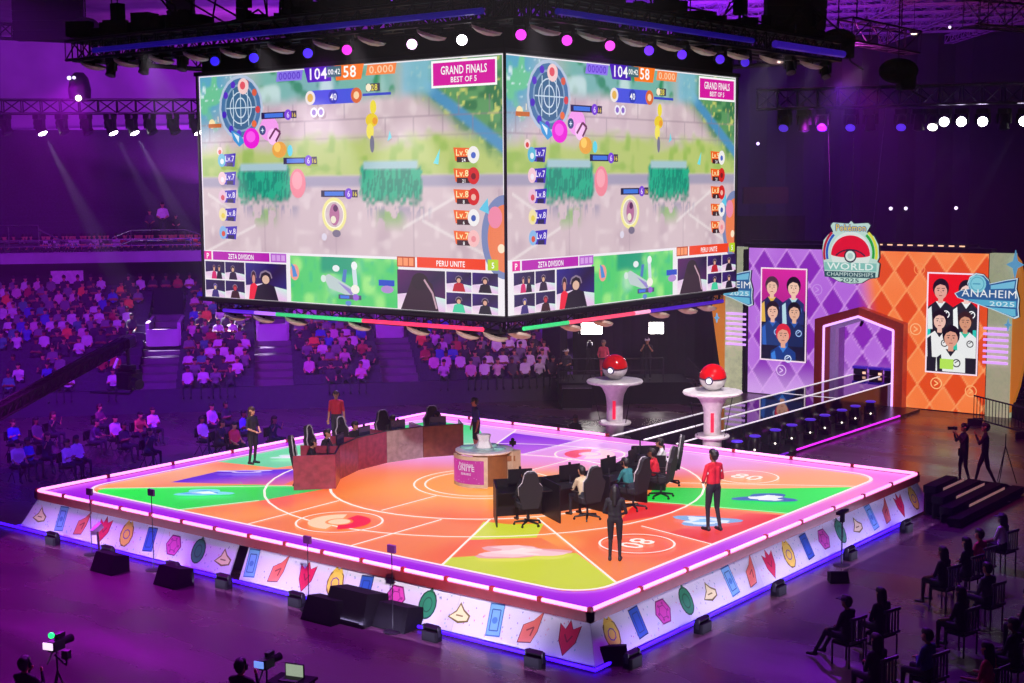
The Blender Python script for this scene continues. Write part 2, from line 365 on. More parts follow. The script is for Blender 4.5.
# illuminated floor
COURT = []
def court(X, Y):
    C = np.zeros(X.shape+(3,))+np.array(lin('#F07C34'))
    r = np.hypot(X, Y); n = vnoise(X, Y, 2.6, 1)
    C = mixc(C, '#F0602A', ss(.45, .8, n)); C = mixc(C, '#F99C42', ss(.5, .85, vnoise(X, Y, 1.9, 5))*.8)
    C = mixc(C, '#F9A34A', ss(5, 1.5, r)*.9)
    C = mixc(C, '#E8617A', ss(3.2, 1.8, r)*0+ss(-.5, -3.8, X)*ss(-3, 1, Y)*.55)
    C = mixc(C, '#E994D8', ss(.8, 4.2, Y-X*.55)*ss(-2, 2, Y))
    C = mixc(C, '#F7A870', ss(3.5, 7, X)*ss(0, 4, Y)*.9)
    C = mixc(C, '#D8A0F0', ss(3.0, 7.5, Y-X*.5)*.8)
    C = mixc(C, '#F5C090', ss(-5, -8.2, X)*ss(-7, -4.5, Y)*ss(-2, -4, Y)*.6)
    # violet border outside the court
    ins = np.maximum(np.abs(X)/8.35, np.abs(Y)/7.1)
    out = (np.abs(X) > 8.35) | (np.abs(Y) > 7.1)
    cx = np.abs(X)-7.45; cyy = np.abs(Y)-6.2; out |= (cx > 0) & (cyy > 0) & (np.hypot(cx, cyy) > .9)
    V = np.zeros_like(C)+np.array(lin('#A812E0'))
    V = mixc(V, '#FF8FB8', ss(-3, 3, Y)*ss(4, 8, X)*.9); V = mixc(V, '#F58AE0', ss(3, 7, Y)*.8); V = mixc(V, '#D24BE8', vnoise(X, Y, 1.5, 8)*.5)
    V = mixc(V, '#8A08D8', ss(-6.5, -7.8, Y)*.7)
    return np.where(out[..., None], V, C)
F = Art(lc(0, 0, -.018), (1, 0, 0), (0, 1, 0), (0, 0, 1), 1, .0008)
# y is down in Art, so flip y in every call below
F.grid(-SA, -SB, SA, SB, 200, 176, lambda X, Y: court(X, -Y))
def fp(pts): return [(x, -y) for x, y in pts]
def arcp(r, a0, a1, n=16): return [(r*math.cos(math.radians(a0+(a1-a0)*i/n)), r*math.sin(math.radians(a0+(a1-a0)*i/n))) for i in range(n+1)]
GR, GR2, PU, RD, YE = '#14D83A', '#10B830', '#6A12C8', '#E01410', '#C9D024'
F.poly(fp([(-3.0, -2.9), (-4.94, -3.83), (-7.9, -6.55), (-7.85, -6.85), (-7.5, -7.06), (-4.19, -7.1), (-3.36, -5.13)]), ['#20C060', '#14D83A', '#10F040', '#10F040', '#12E83C', '#14D83A', '#1CC848'])
F.poly(fp([(-4.3, -3.4), (-7.1, -5.0), (-7.2, -3.2), (-5.2, -1.2)]), ['#E06A88', '#5A18D0', '#4A14C0', '#5A20D8'])
F.poly(fp([(-6.2, -1.9), (-8.3, -2.3), (-8.3, 1.2), (-5.6, .8)]), ['#60C890', '#48D080', '#50D890', '#90D8B0'])
F.poly(fp([(2.76, -3.44), (3.62, -5.02), (4.72, -3.92), (4.06, -2.75), (3.4, -3.3)]), YE)
F.poly(fp([(4.27, -6.45), (4.5, -7.08), (7.4, -7.08), (8.0, -6.85), (8.25, -6.4), (8.27, -5.93), (6.27, -4.51), (5.2, -5.2)]), YE)
F.poly(fp([(3.62, -5.02), (4.3, -6.45), (5.25, -5.25), (6.2, -4.6), (4.85, -3.9)]), ['#EE5A28', '#F06A30', '#F2783A', '#F28A40', '#EE6A30'])
F.poly(fp([(4.0, 2.3), (4.7, .66), (7.35, 1.37), (8.3, 1.6), (8.3, 5.45), (6.16, 3.6)]), [GR2, '#18C83A', GR, GR, '#20F050', GR])
F.poly(fp([(4.9, -.3), (5.45, -1.55), (5.95, -.1), (5.75, 1.0), (4.6, .6)]), RD)
F.poly(fp([(6.9, -1.75), (8.3, -2.1), (8.3, 1.45), (7.5, 1.1)]), ['#E8421C', '#E02A18', '#E83018', '#F0583A'])
F.poly(fp([(-5.9, 6.9), (-7.9, 6.9), (-8.3, 3.8), (-4.2, 3.5), (-3.3, 4.3)]), ['#20D850', '#18C848', '#30C070', '#80C8A0', '#70D8A0'])
F.poly(fp([(-4.25, 6.6), (-3.05, 4.04), (-1.6, 4.0), (-1.65, 6.6)]), ['#7A22D8', '#8A30D8', '#C068E0', '#9A40E0'])
WH = '#FFF0E6'
for r, w in ((4.15, .07), (5.9, .06)): F.ring(0, 0, r, w, WH)
F.ring(0, 0, 1.6, .05, WH); F.ring(0, 0, 1.9, .05, WH)
for a, c in (((-1.68, -3.9), (-1.65, -7.05)), ((1.82, -3.9), (1.82, -7.05)), ((2.76, -3.2), (4.55, -7.05)), ((3.6, -2.4), (8.27, -5.93)), ((-3.2, -2.7), (-8.0, -6.7)), ((-3.36, -5.13), (-4.2, -7.05)), ((6.1, -1.6), (8.3, -2.1)), ((-1.65, 3.9), (-1.65, 7.05)), ((1.75, 3.9), (1.75, 7.05)),
             ((-3, 3.9), (-4.4, 7.05)), ((3.45, 2.6), (8.3, 5.5)), ((0, -2), (0, -4.1)), ((4.27, 0), (4.7, .66)), ((-3.4, 2.6), (-8, 4.2)), ((0, 1.95), (0, 4.1))):
    F.line(fp([a, c]), .055, WH)
F.line(fp([(4.7, .66), (7.35, 1.37), (8.3, 1.6)]), .05, '#C8FFC0'); F.line(fp([(-3.36, -5.13), (-5.5, -3.9)]), .01, GR)
rr = []
for cx, cyy, a in ((7.45, -6.2, -90), (7.45, 6.2, 0), (-7.45, 6.2, 90), (-7.45, -6.2, 180)):
    rr += [(cx+.9*math.cos(math.radians(a+i*11.25)), cyy+.9*math.sin(math.radians(a+i*11.25))) for i in range(9)]
F.outline(fp(rr), .09, '#FFE8F0')
# ball emblem and numbered rings
def emblem(x, y, ca, cb, rot):
    F.ring(x, -y, 1.02, .05, WH); 
    F.k += 1
    F.ring(x, -y, .34, .42, ca, math.radians(rot-75), math.radians(rot+75)); F.ring(x, -y, .34, .42, cb, math.radians(rot+95), math.radians(rot+265)); F.disc(x, -y, .27, cb)
emblem(.02, -5.6, '#F01410', '#FFD0A8', -25); emblem(0, 5.0, '#F04868', '#FFC8D8', 165)
def numring(x, y, t, ang):
    F.ring(x, -y, .82, .05, WH)
numring(6.95, -3.1, '80', 0); numring(5.42, 4.82, '80', 0)
# the writing faces the corner nearest the seats
def ftext(t, x, y, size, col, ang):
    vs, fs, w = textmesh(t, .03); F.k += 1; ca, sa = math.cos(ang), math.sin(ang)
    F.b.add([F.P(x+((vx-w/2)*ca-(vy-.35)*sa)*size, -(y+((vx-w/2)*sa+(vy-.35)*ca)*size)) for vx, vy in vs], fs, 0, lin(col))
ftext('80', 6.95, -3.1, .85, WH, -PI/2); ftext('80', 5.42, 4.82, .85, WH, 0)
# soft abstract splashes where artwork is printed on the court
def splash(x, y, w, h, ang, cols, seed):
    rs = random.Random(seed); ca, sa = math.cos(ang), math.sin(ang)
    for q, (col, f) in enumerate(cols):
        pts = []; N = 26
        for i in range(N):
            t = 2*PI*i/N; rad = f*(.82+.2*math.sin(3*t+seed+q)+.1*math.sin(5*t+2*q+seed))
            px, py = w/2*rad*math.cos(t)+q*.08*w*rs.uniform(-1, 1), h/2*rad*math.sin(t)
            pts.append((x+px*ca-py*sa, -(y+px*sa+py*ca)))
        F.poly(pts, col)
splash(5.25, -5.3, 2.1, 1.25, .7, [('#E8A0A8', 1.06), ('#F6C4CC', .95), ('#FFDCE0', .5)], 2)
splash(7.1, 2.75, 1.7, 1.2, .66, [('#2C62B0', 1), ('#E8F0F0', .62)], 4)
splash(7.1, -.35, 1.7, 1.3, .5, [('#7AA8D8', 1), ('#DCE8F4', .7), ('#88B4E0', .3)], 7)
splash(-5.15, -5.45, 2.0, 1.2, .66, [('#7AD8E8', .8), ('#3A9AE8', .5), ('#E0F4F8', .25)], 9)
splash(-6.4, -2.9, 1.8, .5, .66, [('#D8C8F8', .9), ('#6A30D8', .5)], 12)
splash(-6.9, -.6, 1.6, .8, .66, [('#C8E8E0', .9), ('#F0D8F0', .5)], 15)
F.build('led_floor', colmat('led_floor', 1.08, .3, spec=.3), stage)
# fascia lip + LED tube segments around the edge
b = MB(); h = .2
for x0, y0, x1, y1 in ((-SA, -SB, SA, -SB), (SA, -SB, SA, SB), (SA, SB, 1.3, SB), (-1.3, SB, -SA, SB), (-SA, SB, -SA, -SB)):
    d = Vector((x1-x0, y1-y0, 0)); L = d.length; a = math.atan2(d.y, d.x)
    b.box(lc((x0+x1)/2, (y0+y1)/2, -.11), (L+.12, .12, h), 0, Matrix.Rotation(a, 3, 'Z'))
b.build('edge_fascia', mat('fascia_red', '#8A2A2E', .35), stage)
pinkled = emi('led_pink', '#FF9AE8', 2.0); cap = mat('led_clip', '#B03028', .4)
def leds(x0, y0, x1, y1, n):
    d = Vector((x1-x0, y1-y0, 0)); u = d.normalized(); st = d.length/n
    for i in range(n):
        a = Vector((x0, y0, 0))+u*(st*i+.06); c = a+u*(st-.12); b = MB()
        b.tube(lc(a.x, a.y, .03), lc(c.x, c.y, .03), .04, .04, 8); o = b.build('led_tube', pinkled, stage)
        b = MB(); b.box(lc(a.x-u.x*.06, a.y-u.y*.06, .03), (.09, .09, .1)); b.build('tube_clip', cap, stage)
leds(-SA, -SB, SA, -SB, 15); leds(SA, -SB, SA, SB, 9); leds(SA, SB, 1.35, SB, 4); leds(-1.35, SB, -SA, SB, 4); leds(-SA, SB, -SA, -SB, 7)
# skirt panels with printed icons
SKT, SKB, SO = -.21, -.93, .34
SKM = colmat('printed_skirt', 0, .6)
class Big:
    def __init__(s, a, x, y, k=1.14): s.a, s.x, s.y, s.q = a, x, y, k
    def f(s, p): return (s.x+(p[0]-s.x)*s.q, s.y+(p[1]-s.y)*s.q)
    def poly(s, pts, c, same=False): s.a.poly([s.f(p) for p in pts], c, same)
    def disc(s, x, y, r, c, ry=None, n=20): X, Y = s.f((x, y)); s.a.disc(X, Y, r*s.q, c, (ry or r)*s.q, n)
    def ring(s, x, y, r, w, c, n=48, sy=1): X, Y = s.f((x, y)); s.a.ring(X, Y, r*s.q, w, c, n=n, sy=sy)
    def line(s, pts, w, c): s.a.line([s.f(p) for p in pts], w, c)
    def outline(s, pts, w, c): s.a.outline([s.f(p) for p in pts], w, c)
def icon(a, kind, x, y):
    a = Big(a, x, y)
    if kind == 'card': P_ = [(-16, -26), (12, -28), (17, 24), (-11, 27)]; a.poly([(x+p*1.12, y+q*1.1) for p, q in P_], '#3A6AA8'); a.poly([(x+p, y+q) for p, q in P_], '#7AB4E8'); a.outline([(x+p*.65, y+q*.7) for p, q in P_], 2.5, '#2A5A9A'); a.disc(x, y, 6, '#4A80C8')
    elif kind == 'rect': P_ = [(-15, -24), (13, -26), (16, 22), (-12, 25)]; a.poly([(x+p*1.12, y+q*1.1) for p, q in P_], '#1A2A60'); a.poly([(x+p, y+q) for p, q in P_], '#2A5CC0'); a.outline([(x+p*.6, y+q*.7) for p, q in P_], 2.5, '#1A3A88')
    elif kind == 'cone': P_ = [(-20, 26), (-16, -4), (2, -14), (18, -32), (14, 2), (6, 22)]; a.poly([(x+p*1.1, y+q*1.08) for p, q in P_], '#6A2430'); a.poly([(x+p, y+q) for p, q in P_], ['#E87868', '#E8786A', '#E06A5A', '#D85A50', '#E87060', '#F08878']); a.line([(x-8, y+4), (x+6, y-4), (x+2, y+12)], 3, '#8A2A34')
    elif kind == 'crown': P_ = [(-20, -20), (-8, -12), (-2, -28), (6, -14), (20, -22), (16, 6), (-2, 30), (-16, 8)]; a.poly([(x+p*1.1, y+q*1.08) for p, q in P_], '#7A1030'); a.poly([(x+p, y+q) for p, q in P_], '#D81850'); a.line([(x-8, y-4), (x, y+8), (x+8, y-4)], 3, '#8A1038')
    elif kind == 'egg': a.disc(x, y, 22, '#7A5A18', 29, 10); a.disc(x, y, 19, '#F0D050', 26, 9); a.ring(x, y, 9, 3, '#7A4A90', n=8); a.poly([(x-15, y-20), (x-5, y-33), (x+2, y-22)], '#E8C040'); a.poly([(x+15, y-20), (x+6, y-32), (x+2, y-22)], '#E8C040')
    elif kind == 'hex': a.disc(x, y, 25, '#7A1868', 25, 6); a.disc(x, y, 22, '#D848B0', 22, 6); a.ring(x, y, 11, 2, '#8A1878', n=6); [a.disc(x+15*math.cos(i), y+15*math.sin(i), 3, '#A02888', n=6) for i in range(6)]
    elif kind == 'disc': a.disc(x, y, 21, '#0E3A30', 27, 16); a.disc(x, y, 18, '#2A8A60', 24, 16); a.ring(x, y, 9, 2.5, '#1A5A40', n=14, sy=1.3); a.poly([(x-4, y-24), (x+2, y-36), (x+7, y-22)], '#1A5A40')
    else: a.poly([(x-26, y+12), (x-10, y-2), (x-4, y-18), (x+8, y-6), (x+24, y+2), (x+22, y+14), (x, y+20)], '#7A6A30'); a.poly([(x-22, y+11), (x-8, y), (x-3, y-13), (x+7, y-3), (x+20, y+4), (x+18, y+12), (x, y+16)], '#F2E8B0'); a.line([(x-8, y+6), (x+8, y+6)], 3, '#8A7A40')
CY = ['cream', 'card', 'cone', 'crown', 'egg', 'rect', 'hex', 'disc']
def skirt(P0, P1, out, icons, off, name='skirt_panel'):
    "P0->P1 along the top edge in reading direction; icons = list of (distance, kind)"
    P0, P1, out = Vector(P0), Vector(P1), Vector(out); u = (P1-P0).normalized(); L = (P1-P0).length
    V = (Vector((0, 0, SKT-SKB))-out*SO).normalized(); H = math.hypot(SKT-SKB, SO); Nn = u.cross(V).normalized()
    if Nn.dot(out) < 0: Nn = -Nn
    npan = max(1, round(L/3.0)); pl = L/npan
    for i in range(npan):
        x0, x1 = i*pl, (i+1)*pl
        a = Art(P0+Vector((0, 0, SKT-FZ)), u, V, Nn, .01, .0008)
        ea, eb = (-SO if i == 0 and off not in (2, 6) else 0), (SO if i == npan-1 and off not in (1, 5) else 0)
        hh = H*100
        a.poly([(x0*100+.8, 0), (x1*100-.8, 0), (x1*100-.8+eb*100, hh), (x0*100+.8+ea*100, hh)], ['#E2DDF0', '#DCD8EE', '#D8D4EC', '#E0DCF0'])
        rs = random.Random(i+off*50)
        for _ in range(int(pl*17)):
            x, y = rs.uniform(x0*100+5, x1*100-8), rs.uniform(4, hh-6); c = rs.choice(['#6A78D0', '#D86A98', '#58B0C0', '#8A6AC0'])
            a.poly([(x, y-2.6), (x+1.8, y), (x, y+2.6), (x-1.8, y)], c, True)
        for d, kd in icons:
            if x0 <= d < x1: icon(a, kd, d*100, hh*.47)
        p = a.build(name, SKM, stage)
        th = MB(); q0, q1 = P0+u*x0+Vector((0, 0, SKT-FZ)), P0+u*x1+Vector((0, 0, SKT-FZ)); bk = -Nn*.04
        A_, B_, C_, D_ = q0, q1, q1-V*H+u*eb, q0-V*H+u*ea
        e = Nn*-.002
        th.add([A_+e, B_+e, C_+e, D_+e, A_+bk, B_+bk, C_+bk, D_+bk], [[3, 2, 1, 0], [4, 5, 6, 7], [0, 1, 5, 4], [1, 2, 6, 5], [2, 3, 7, 6], [3, 0, 4, 7]])
        th.build('panel_backing', mat('panel_back', '#C8C2DC', .6), stage)
# front-left side: reading left to right is +x
ic = [(17.63-.897*i, CY[(3-i) % 8]) for i in range(11)]+[(7.69-.916*i, CY[(0-i) % 8]) for i in range(9)]
skirt((-SA, -SB, 0), (-.98, -SB, 0), (0, -1, 0), [(d, k) for d, k in ic if d < 7.9], 1)
skirt((-.62, -SB, 0), (SA, -SB, 0), (0, -1, 0), [(d-(SA-.62), k) for d, k in ic if d > 8.2], 2)
ic = [(.5+.92*i, CY[(4+i) % 8]) for i in range(17)]
skirt((SA, -SB, 0), (SA, SB, 0), (1, 0, 0), ic, 3)
skirt((-SA, SB, 0), (-SA, -SB, 0), (-1, 0, 0), [(.6+.92*i, CY[i % 8]) for i in range(17)], 4)
skirt((SA, SB, 0), (1.35, SB, 0), (0, 1, 0), [(.6+.92*i, CY[i % 8]) for i in range(7)], 5)
skirt((-1.35, SB, 0), (-SA, SB, 0), (0, 1, 0), [(.6+.92*i, CY[i % 8]) for i in range(8)], 6)
bl = emi('led_blue', '#3A0CFF', 2.6)
for x0, y0, x1, y1, nm in ((-SA-1.3, -SB-.45, SA+.42, -SB-.45, 'f'), (SA+.42, -SB-.45, SA+.42, 6.1, 'r'), (-SA-.42, -SB-.4, -SA-.42, SB, 'l')):
    b = MB(); b.box(lc((x0+x1)/2, (y0+y1)/2, -.94), (abs(x1-x0)+.05, abs(y1-y0)+.05, .05)); b.build('base_light_strip', bl, stage)
# ================================================================ RUNWAY
rw = thing('runway', 'long black mirror-topped runway with white edge lines from stage to arch', 'runway', (0, SB+.1, FZ))
RY0, RY1 = SB+.1, 26.9; RL = RY1-RY0
b = MB(); b.box((0, RL/2, .49), (2.4, RL, .98)); b.build('runway_body', mat('runway_black', '#100C14', .12, noise=.3), rw)
b = MB(); b.box((0, RL/2, .99), (2.36, RL, .014)); b.build('mirror_top', mat('mirror_top', '#1A1420', .03, .6), rw)
wl = emi('led_white', '#F4E8F4', 1.0)
for x in (-1.2, 0, 1.2):
    b = MB(); b.box((x, (RL-.9)/2+(.0), 1.005), (.05, RL-.9, .03)); b.build('edge_line', wl, rw)
b = MB(); b.box((0, 11.5-.0, 1.0), (2.4, .03, .02)); b.build('joint_line', wl, rw)
b = MB(); b.box((1.85, RL/2-.55, .05), (1.28, RL-4.3, .1)); b.build('side_ledge', mat('ledge_black', '#0C0910', .3), rw)
b = MB(); b.box((2.5, 9.9, .1), (.05, 8.6, .05)); b.build('ledge_light', emi('led_magenta', '#D828F0', 1.6), rw)
b = MB(); b.box((2.5, 4.3, .1), (.05, 1.3, .05)); b.build('ledge_light', emi('led_violet', '#6A10C0', 1.0), rw)
# ================================================================ HANGING SCREEN
X0, X1, Z0, Z1 = -5.16, 4.86, 5.22, 10.9
HC = (X0+X1)/2
hs = thing('hanging_screen_cube', 'huge four sided video screen showing a game match, hung over the stage', 'screen', (HC, HC+.01, Z0))
def gamefield(X, Y):
    C = np.zeros(X.shape+(3,))+np.array(lin('#D6BFC6'))
    n = vnoise(X, Y, 60, 3); n2 = vnoise(X, Y, 22, 4); n3 = vnoise(X, Y, 9, 9)
    C = mixc(C, '#C2A8B4', ss(.5, .9, n)*.7); C = mixc(C, '#EBD9DC', ss(.6, .95, n2)*.6)
    # green lawn band
    g = ss(150, 185, Y+18*(n2-.5)+40*ss(350, 480, X)*0)*ss(262, 250, Y)
    g = np.maximum(g*ss(330, 470, np.abs(X-480)*-1+560), g*ss(690, 760, X)); g = np.maximum(g, ss(175, 215, Y+15*n2)*ss(262, 252, Y))
    C = mixc(C, '#B9CB6E', g*.95); C = mixc(C, '#8FB84C', g*ss(.5, .9, n2)*.7)
    C = mixc(C, '#A8A0B8', ss(256, 262, Y)*ss(290, 278, Y)); 
    # foliage and rocks in the upper corners
    e = ss(230, 60, X)*ss(230, 90, Y+X*.5); C = mixc(C, '#3FA7C8', e*.9); C = mixc(C, '#6FC79A', e*ss(.45, .75, n2)); C = mixc(C, '#D8F0F4', e*ss(.75, .95, n3))
    e = ss(95, 55, Y+12*(n2-.5))*ss(120, 260, X)*ss(770, 640, X); C = mixc(C, '#58B4A6', e*.85); C = mixc(C, '#2F8F62', e*ss(.55, .8, n2)); C = mixc(C, '#CFE6E4', e*ss(.6, .85, n)*.8)
    e = ss(.0, 60, X-690)*ss(0, 70, (X-690)*.62+10-(Y-60)*1.0); C = mixc(C, '#5E9A62', e); C = mixc(C, '#39794E', e*ss(.45, .7, n2)); C = mixc(C, '#C8D070', e*ss(.7, .9, n3))
    C = mixc(C, '#4E92BE', ss(16, 6, np.abs((X-830)*.62-(Y-85)*1.0+8)*.7)*ss(760, 800, X)*ss(30, 50, Y)); C = mixc(C, '#86C2DC', ss(690, 720, X)*ss(820, 780, X)*ss(90, 60, Y)*.8)
    # stones
    j = (np.abs((Y+.2*X*0) % 42-21) > 19.4) & (Y > 85) & (Y < 190); k = (np.abs((X+np.floor(Y/42)*47) % 88-44) > 42.6) & (Y > 85) & (Y < 190)
    C = mixc(C, '#8E7688', (j | k)*.45*(1-g))
    k2 = (np.abs((X-235) % 250-125) > 123.8) & (Y > 290); C = mixc(C, '#B49AA8', k2*.5)
    for x0, y0, x1, y1 in ((20, 300, 130, 350), (10, 450, 200, 380), (700, 380, 880, 300), (760, 360, 960, 440)):
        dd = np.abs((Y-y0)*(x1-x0)-(X-x0)*(y1-y0))/math.hypot(x1-x0, y1-y0); C = mixc(C, '#EFE4E4', ss(6, 1, dd)*((X > min(x0, x1)) & (X < max(x0, x1)))*.7)
    # grass tufts
    for cx in (235, 665):
        w = 98; m = ss(w+4, w-8, np.abs(X-cx)+10*(n3-.5))*ss(238, 250, Y+14*n3)*ss(345, 315, Y+26*n3)
        C = mixc(C, '#0F8C74', m); C = mixc(C, '#20B88E', m*(vnoise(X*2.2+Y*.3, Y*.35, 9, 12) > .55)*.8); C = mixc(C, '#0A6858', m*ss(300, 335, Y)*.6)
        m = ss(60, 20, np.abs(X-cx))*ss(395, 350, Y)*ss(330, 345, Y)*(n2 > .45); C = mixc(C, '#86B860', m*.8)
        m = ss(90, 80, np.abs(X-cx))*ss(222, 228, Y)*ss(246, 240, Y); C = mixc(C, '#A8C8D0', m)
        m = ss(115, 90, np.abs(X-cx-20))*ss(372, 330, Y)*ss(325, 335, Y)*(vnoise(X*3, Y*.3+X*.6, 14, 6) > .55); C = mixc(C, '#8A88A8', m*.6)
    return C
def minigreen(X, Y):
    C = np.zeros(X.shape+(3,))+np.array(lin('#52D070')); n = vnoise(X, Y, 40, 31); n2 = vnoise(X, Y, 16, 32)
    C = mixc(C, '#A8F088', ss(.45, .8, n)*.8); C = mixc(C, '#2CC08A', ss(.6, .9, n2)*.6); C = mixc(C, '#0FA078', ss(455, 452, Y-40)*ss(420, 440, X)*ss(560, 530, X)*ss(505, 480, Y))
    C = mixc(C, '#D8F0E8', ss(40, 10, np.hypot(X-480, (Y-520)*1.2))*.4); return C
def screen_art(O, U, V, N, WU):
    k = WU/1002
    class S_(Art):
        def P(s, x, y): return Art.P(s, x*k, y)
    a = S_(O, U, V, N, .01, .0005)
    a.rect(0, 0, 1002, 568, '#F4EEF4')
    a.k += 1; a.grid(4, 3, 998, 446, 250, 112, gamefield); a.k += 1; a.grid(324, 452, 686, 566, 72, 24, minigreen)
    # orange goal ring at the right edge
    a.disc(1002, 395, 66, '#7A88B8', 92, 24, a0=PI/2, a1=1.5*PI); a.disc(1002, 398, 48, '#F08050', 74, 24, a0=PI/2, a1=1.5*PI); a.disc(975, 352, 20, '#F08AA8', 24); a.poly([(930, 335), (955, 310), (958, 345)], '#60C8E8'); a.disc(992, 420, 10, '#FFE8C8')
    # minimap
    a.disc(158, 85, 82, '#B8C8E0'); a.disc(158, 85, 74, '#4A78A8'); a.disc(158, 85, 60, '#8AA8C8', 60, 28); a.disc(158, 85, 55, '#3E6A90'); 
    for r in (18, 38): a.ring(158, 85, r, 3, '#D0E0F0', n=20, sy=1.25 if r < 30 else 1)
    for t in (-26, 0, 26): a.line([(158+t, 40), (158+t*1.1, 130)], 3, '#C8DCEC')
    a.line([(104, 85), (212, 85)], 3, '#C8DCEC')
    for t, c in ((-1.2, '#E04030'), (-2.0, '#5A30C8'), (-2.6, '#5A30C8'), (2.9, '#4A28C0'), (2.2, '#5030C8'), (1.7, '#6040D0'), (.1, '#D84840'), (.7, '#F07030'), (-.6, '#E06040')): a.disc(158+64*math.cos(t), 85+64*math.sin(t), 9, c, n=12)
    a.disc(170, 32, 20, '#F8D0D0'); a.disc(168, 30, 10, '#E85868')
    a.poly([(120, 140), (150, 150), (172, 170), (150, 182), (128, 165)], '#3A9ADC'); a.poly([(128, 146), (150, 156), (148, 172)], '#E8F4FA')
    a.disc(48, 122, 12, '#FFE8B0'); a.rect(34, 122, 50, 10, '#C86A28'); a.text('1', 72, 118, 20, '#FFF0D0'); a.disc(75, 192, 11, '#F4D8D8'); a.disc(75, 194, 6, '#D84030')
    # magenta and orange effects in play
    a.disc(196, 162, 30, '#F020D8', 26); a.disc(194, 158, 17, '#FF60F0', 14); a.disc(262, 140, 34, '#F8A0F0', 30); a.disc(275, 160, 20, '#FFC8F8'); a.line([(262, 165), (285, 140), (302, 150), (285, 172)], 6, '#6A2A50'); a.disc(297, 192, 26, '#F0A838', 20); a.disc(290, 186, 12, '#FFD060'); a.disc(335, 195, 9, '#60D8F0', 14)
    a.disc(238, 143, 12, '#3A5080'); a.text('+', 238, 151, 22, '#E0F0FF'); a.poly([(660, 180), (668, 155), (674, 172)], '#70D8E8'); a.poly([(800, 232), (820, 200), (815, 235)], '#70E0E8')
    # yellow and pink round shapes in play
    a.disc(617, 100, 10, '#F4E040', 16); a.disc(612, 130, 20, '#F0D030', 16); a.disc(606, 155, 12, '#F8E860', 18); a.disc(622, 132, 8, '#F0A030'); a.disc(612, 185, 7, '#7A7890', 20)
    a.disc(360, 275, 28, '#F48A9A', 36, 16); a.disc(358, 268, 18, '#FBA8B4', 22, 14)
    a.ring(483, 350, 33, 8, '#F4EA98'); a.ring(483, 350, 30, 3, '#FFFBD8'); a.disc(484, 350, 17, '#B8709A', 26); a.disc(480, 362, 9, '#F0E8D0'); a.disc(488, 335, 8, '#5A2A58'); a.disc(490, 395, 14, '#7A7088', 9); a.disc(448, 404, 9, '#E0D8E8')
    # health bars
    for x, y, w in ((236, 108, 120), (312, 220, 110), (441, 300, 116)):
        a.rect(x, y-8, w, 16, '#1A1C40'); a.rect(x+12, y-5, w*.55, 10, '#3A78E0'); a.disc(x+w*.8, y, 13, '#7A40D8'); a.text('6', x+w*.8, y+7, 20, '#E8D8FF'); a.rect(x+w*.9, y-9, 18, 18, '#3A3048'); a.text('16', x+w*.9+9, y+6, 15, '#F0D850')
    # top scoreboard
    a.rect(296, 3, 90, 24, '#8A78E8', sk=3); a.text('00000', 341, 23, 24, '#5A30D0', fit=76)
    a.poly([(392, -1), (484, -1), (484, 34), (404, 34)], '#4A18B8'); a.text('104', 441, 28, 38, '#FFFFFF', fit=58)
    a.poly([(496, -1), (592, -1), (582, 34), (500, 34)], '#FF7A1A'); a.text('58', 545, 28, 38, '#FFFFFF', fit=42); a.rect(470, 0, 48, 25, '#3E6A78'); a.text('00:42', 494, 19, 18, '#FFFFFF', fit=40)
    a.rect(600, 3, 92, 24, '#FF8A4A', sk=3); a.text('0.000', 646, 23, 24, '#FFD0A8', fit=76)
    a.rect(410, 54, 160, 34, '#4A58E0'); a.disc(412, 71, 17, '#F0E8E0'); a.disc(412, 71, 10, '#E8B840'); a.disc(566, 71, 18, '#E06A38'); a.disc(566, 71, 9, '#FFD8A8'); a.disc(490, 71, 16, '#3040B8'); a.text('40', 490, 79, 22, '#FFFFFF')
    a.rect(586, 68, 90, 6, '#3A48C8'); a.rect(598, 46, 44, 18, '#4A4058'); a.text('28', 624, 62, 20, '#F0E050'); a.disc(606, 55, 9, '#FFF0D0')
    for x in (424, 448): a.disc(x, 106, 12, '#F4F0F8'); a.disc(x, 106, 7, '#8A6AC8'); 
    a.rect(800, 6, 188, 60, '#FFFFFF'); a.rect(805, 11, 178, 50, '#D818A0'); a.text('GRAND FINALS', 894, 37, 26, '#FFFFFF', fit=132, bold=.04); a.text('BEST OF 5', 894, 55, 17, '#FFFFFF', fit=74)
    # player tags
    for i in range(5):
        y = 215+i*46; a.poly([(95, y-15), (140, y-17), (134, y+17), (92, y+15)], '#3A22B8'); a.disc(86, y, 15, ['#58B8D8', '#F4C8D4', '#E8C0D8', '#F0E0A8', '#88B8E8'][i], 17); a.disc(87, y+3, 7, ['#E8F0F4', '#F0E8F4', '#D84858', '#E8D048', '#E05030'][i]); a.text('Lv.'+['7', '7', '8', '8', '8'][i], 117, y+3, 20, '#F0E8FF', fit=34); a.rect(104, y+6, 24, 10, '#1A1450')
        a.poly([(862, y-17), (912, y-15), (912, y+13), (868, y+13)], '#F4641A'); a.rect(872, y+4, 38, 12, '#3A1A20'); a.disc(920, y, 17, ['#F4F0EC', '#D8201C', '#D8201C', '#F4F0F0', '#F8C0C0'][i], 19); a.disc(920, y+1, 7, ['#4A68C8', '#7A1018', '#F0B8A8', '#3A58B0', '#F09098'][i]); a.text('Lv.'+['9', '8', '8', '7', '7'][i], 888, y+1, 20, '#FFF0B0', fit=36); a.text(['24', '21', '8', '6', '8'][i], 892, y+15, 11, '#FFFFFF')
    # lower strip
    a.rect(10, 448, 28, 22, '#E8189A'); a.text('P', 24, 467, 20, '#FFFFFF'); a.rect(44, 448, 214, 22, '#B818B0'); a.text('ZETA DIVISION', 151, 466, 18, '#FFFFFF', fit=96, bold=.04)
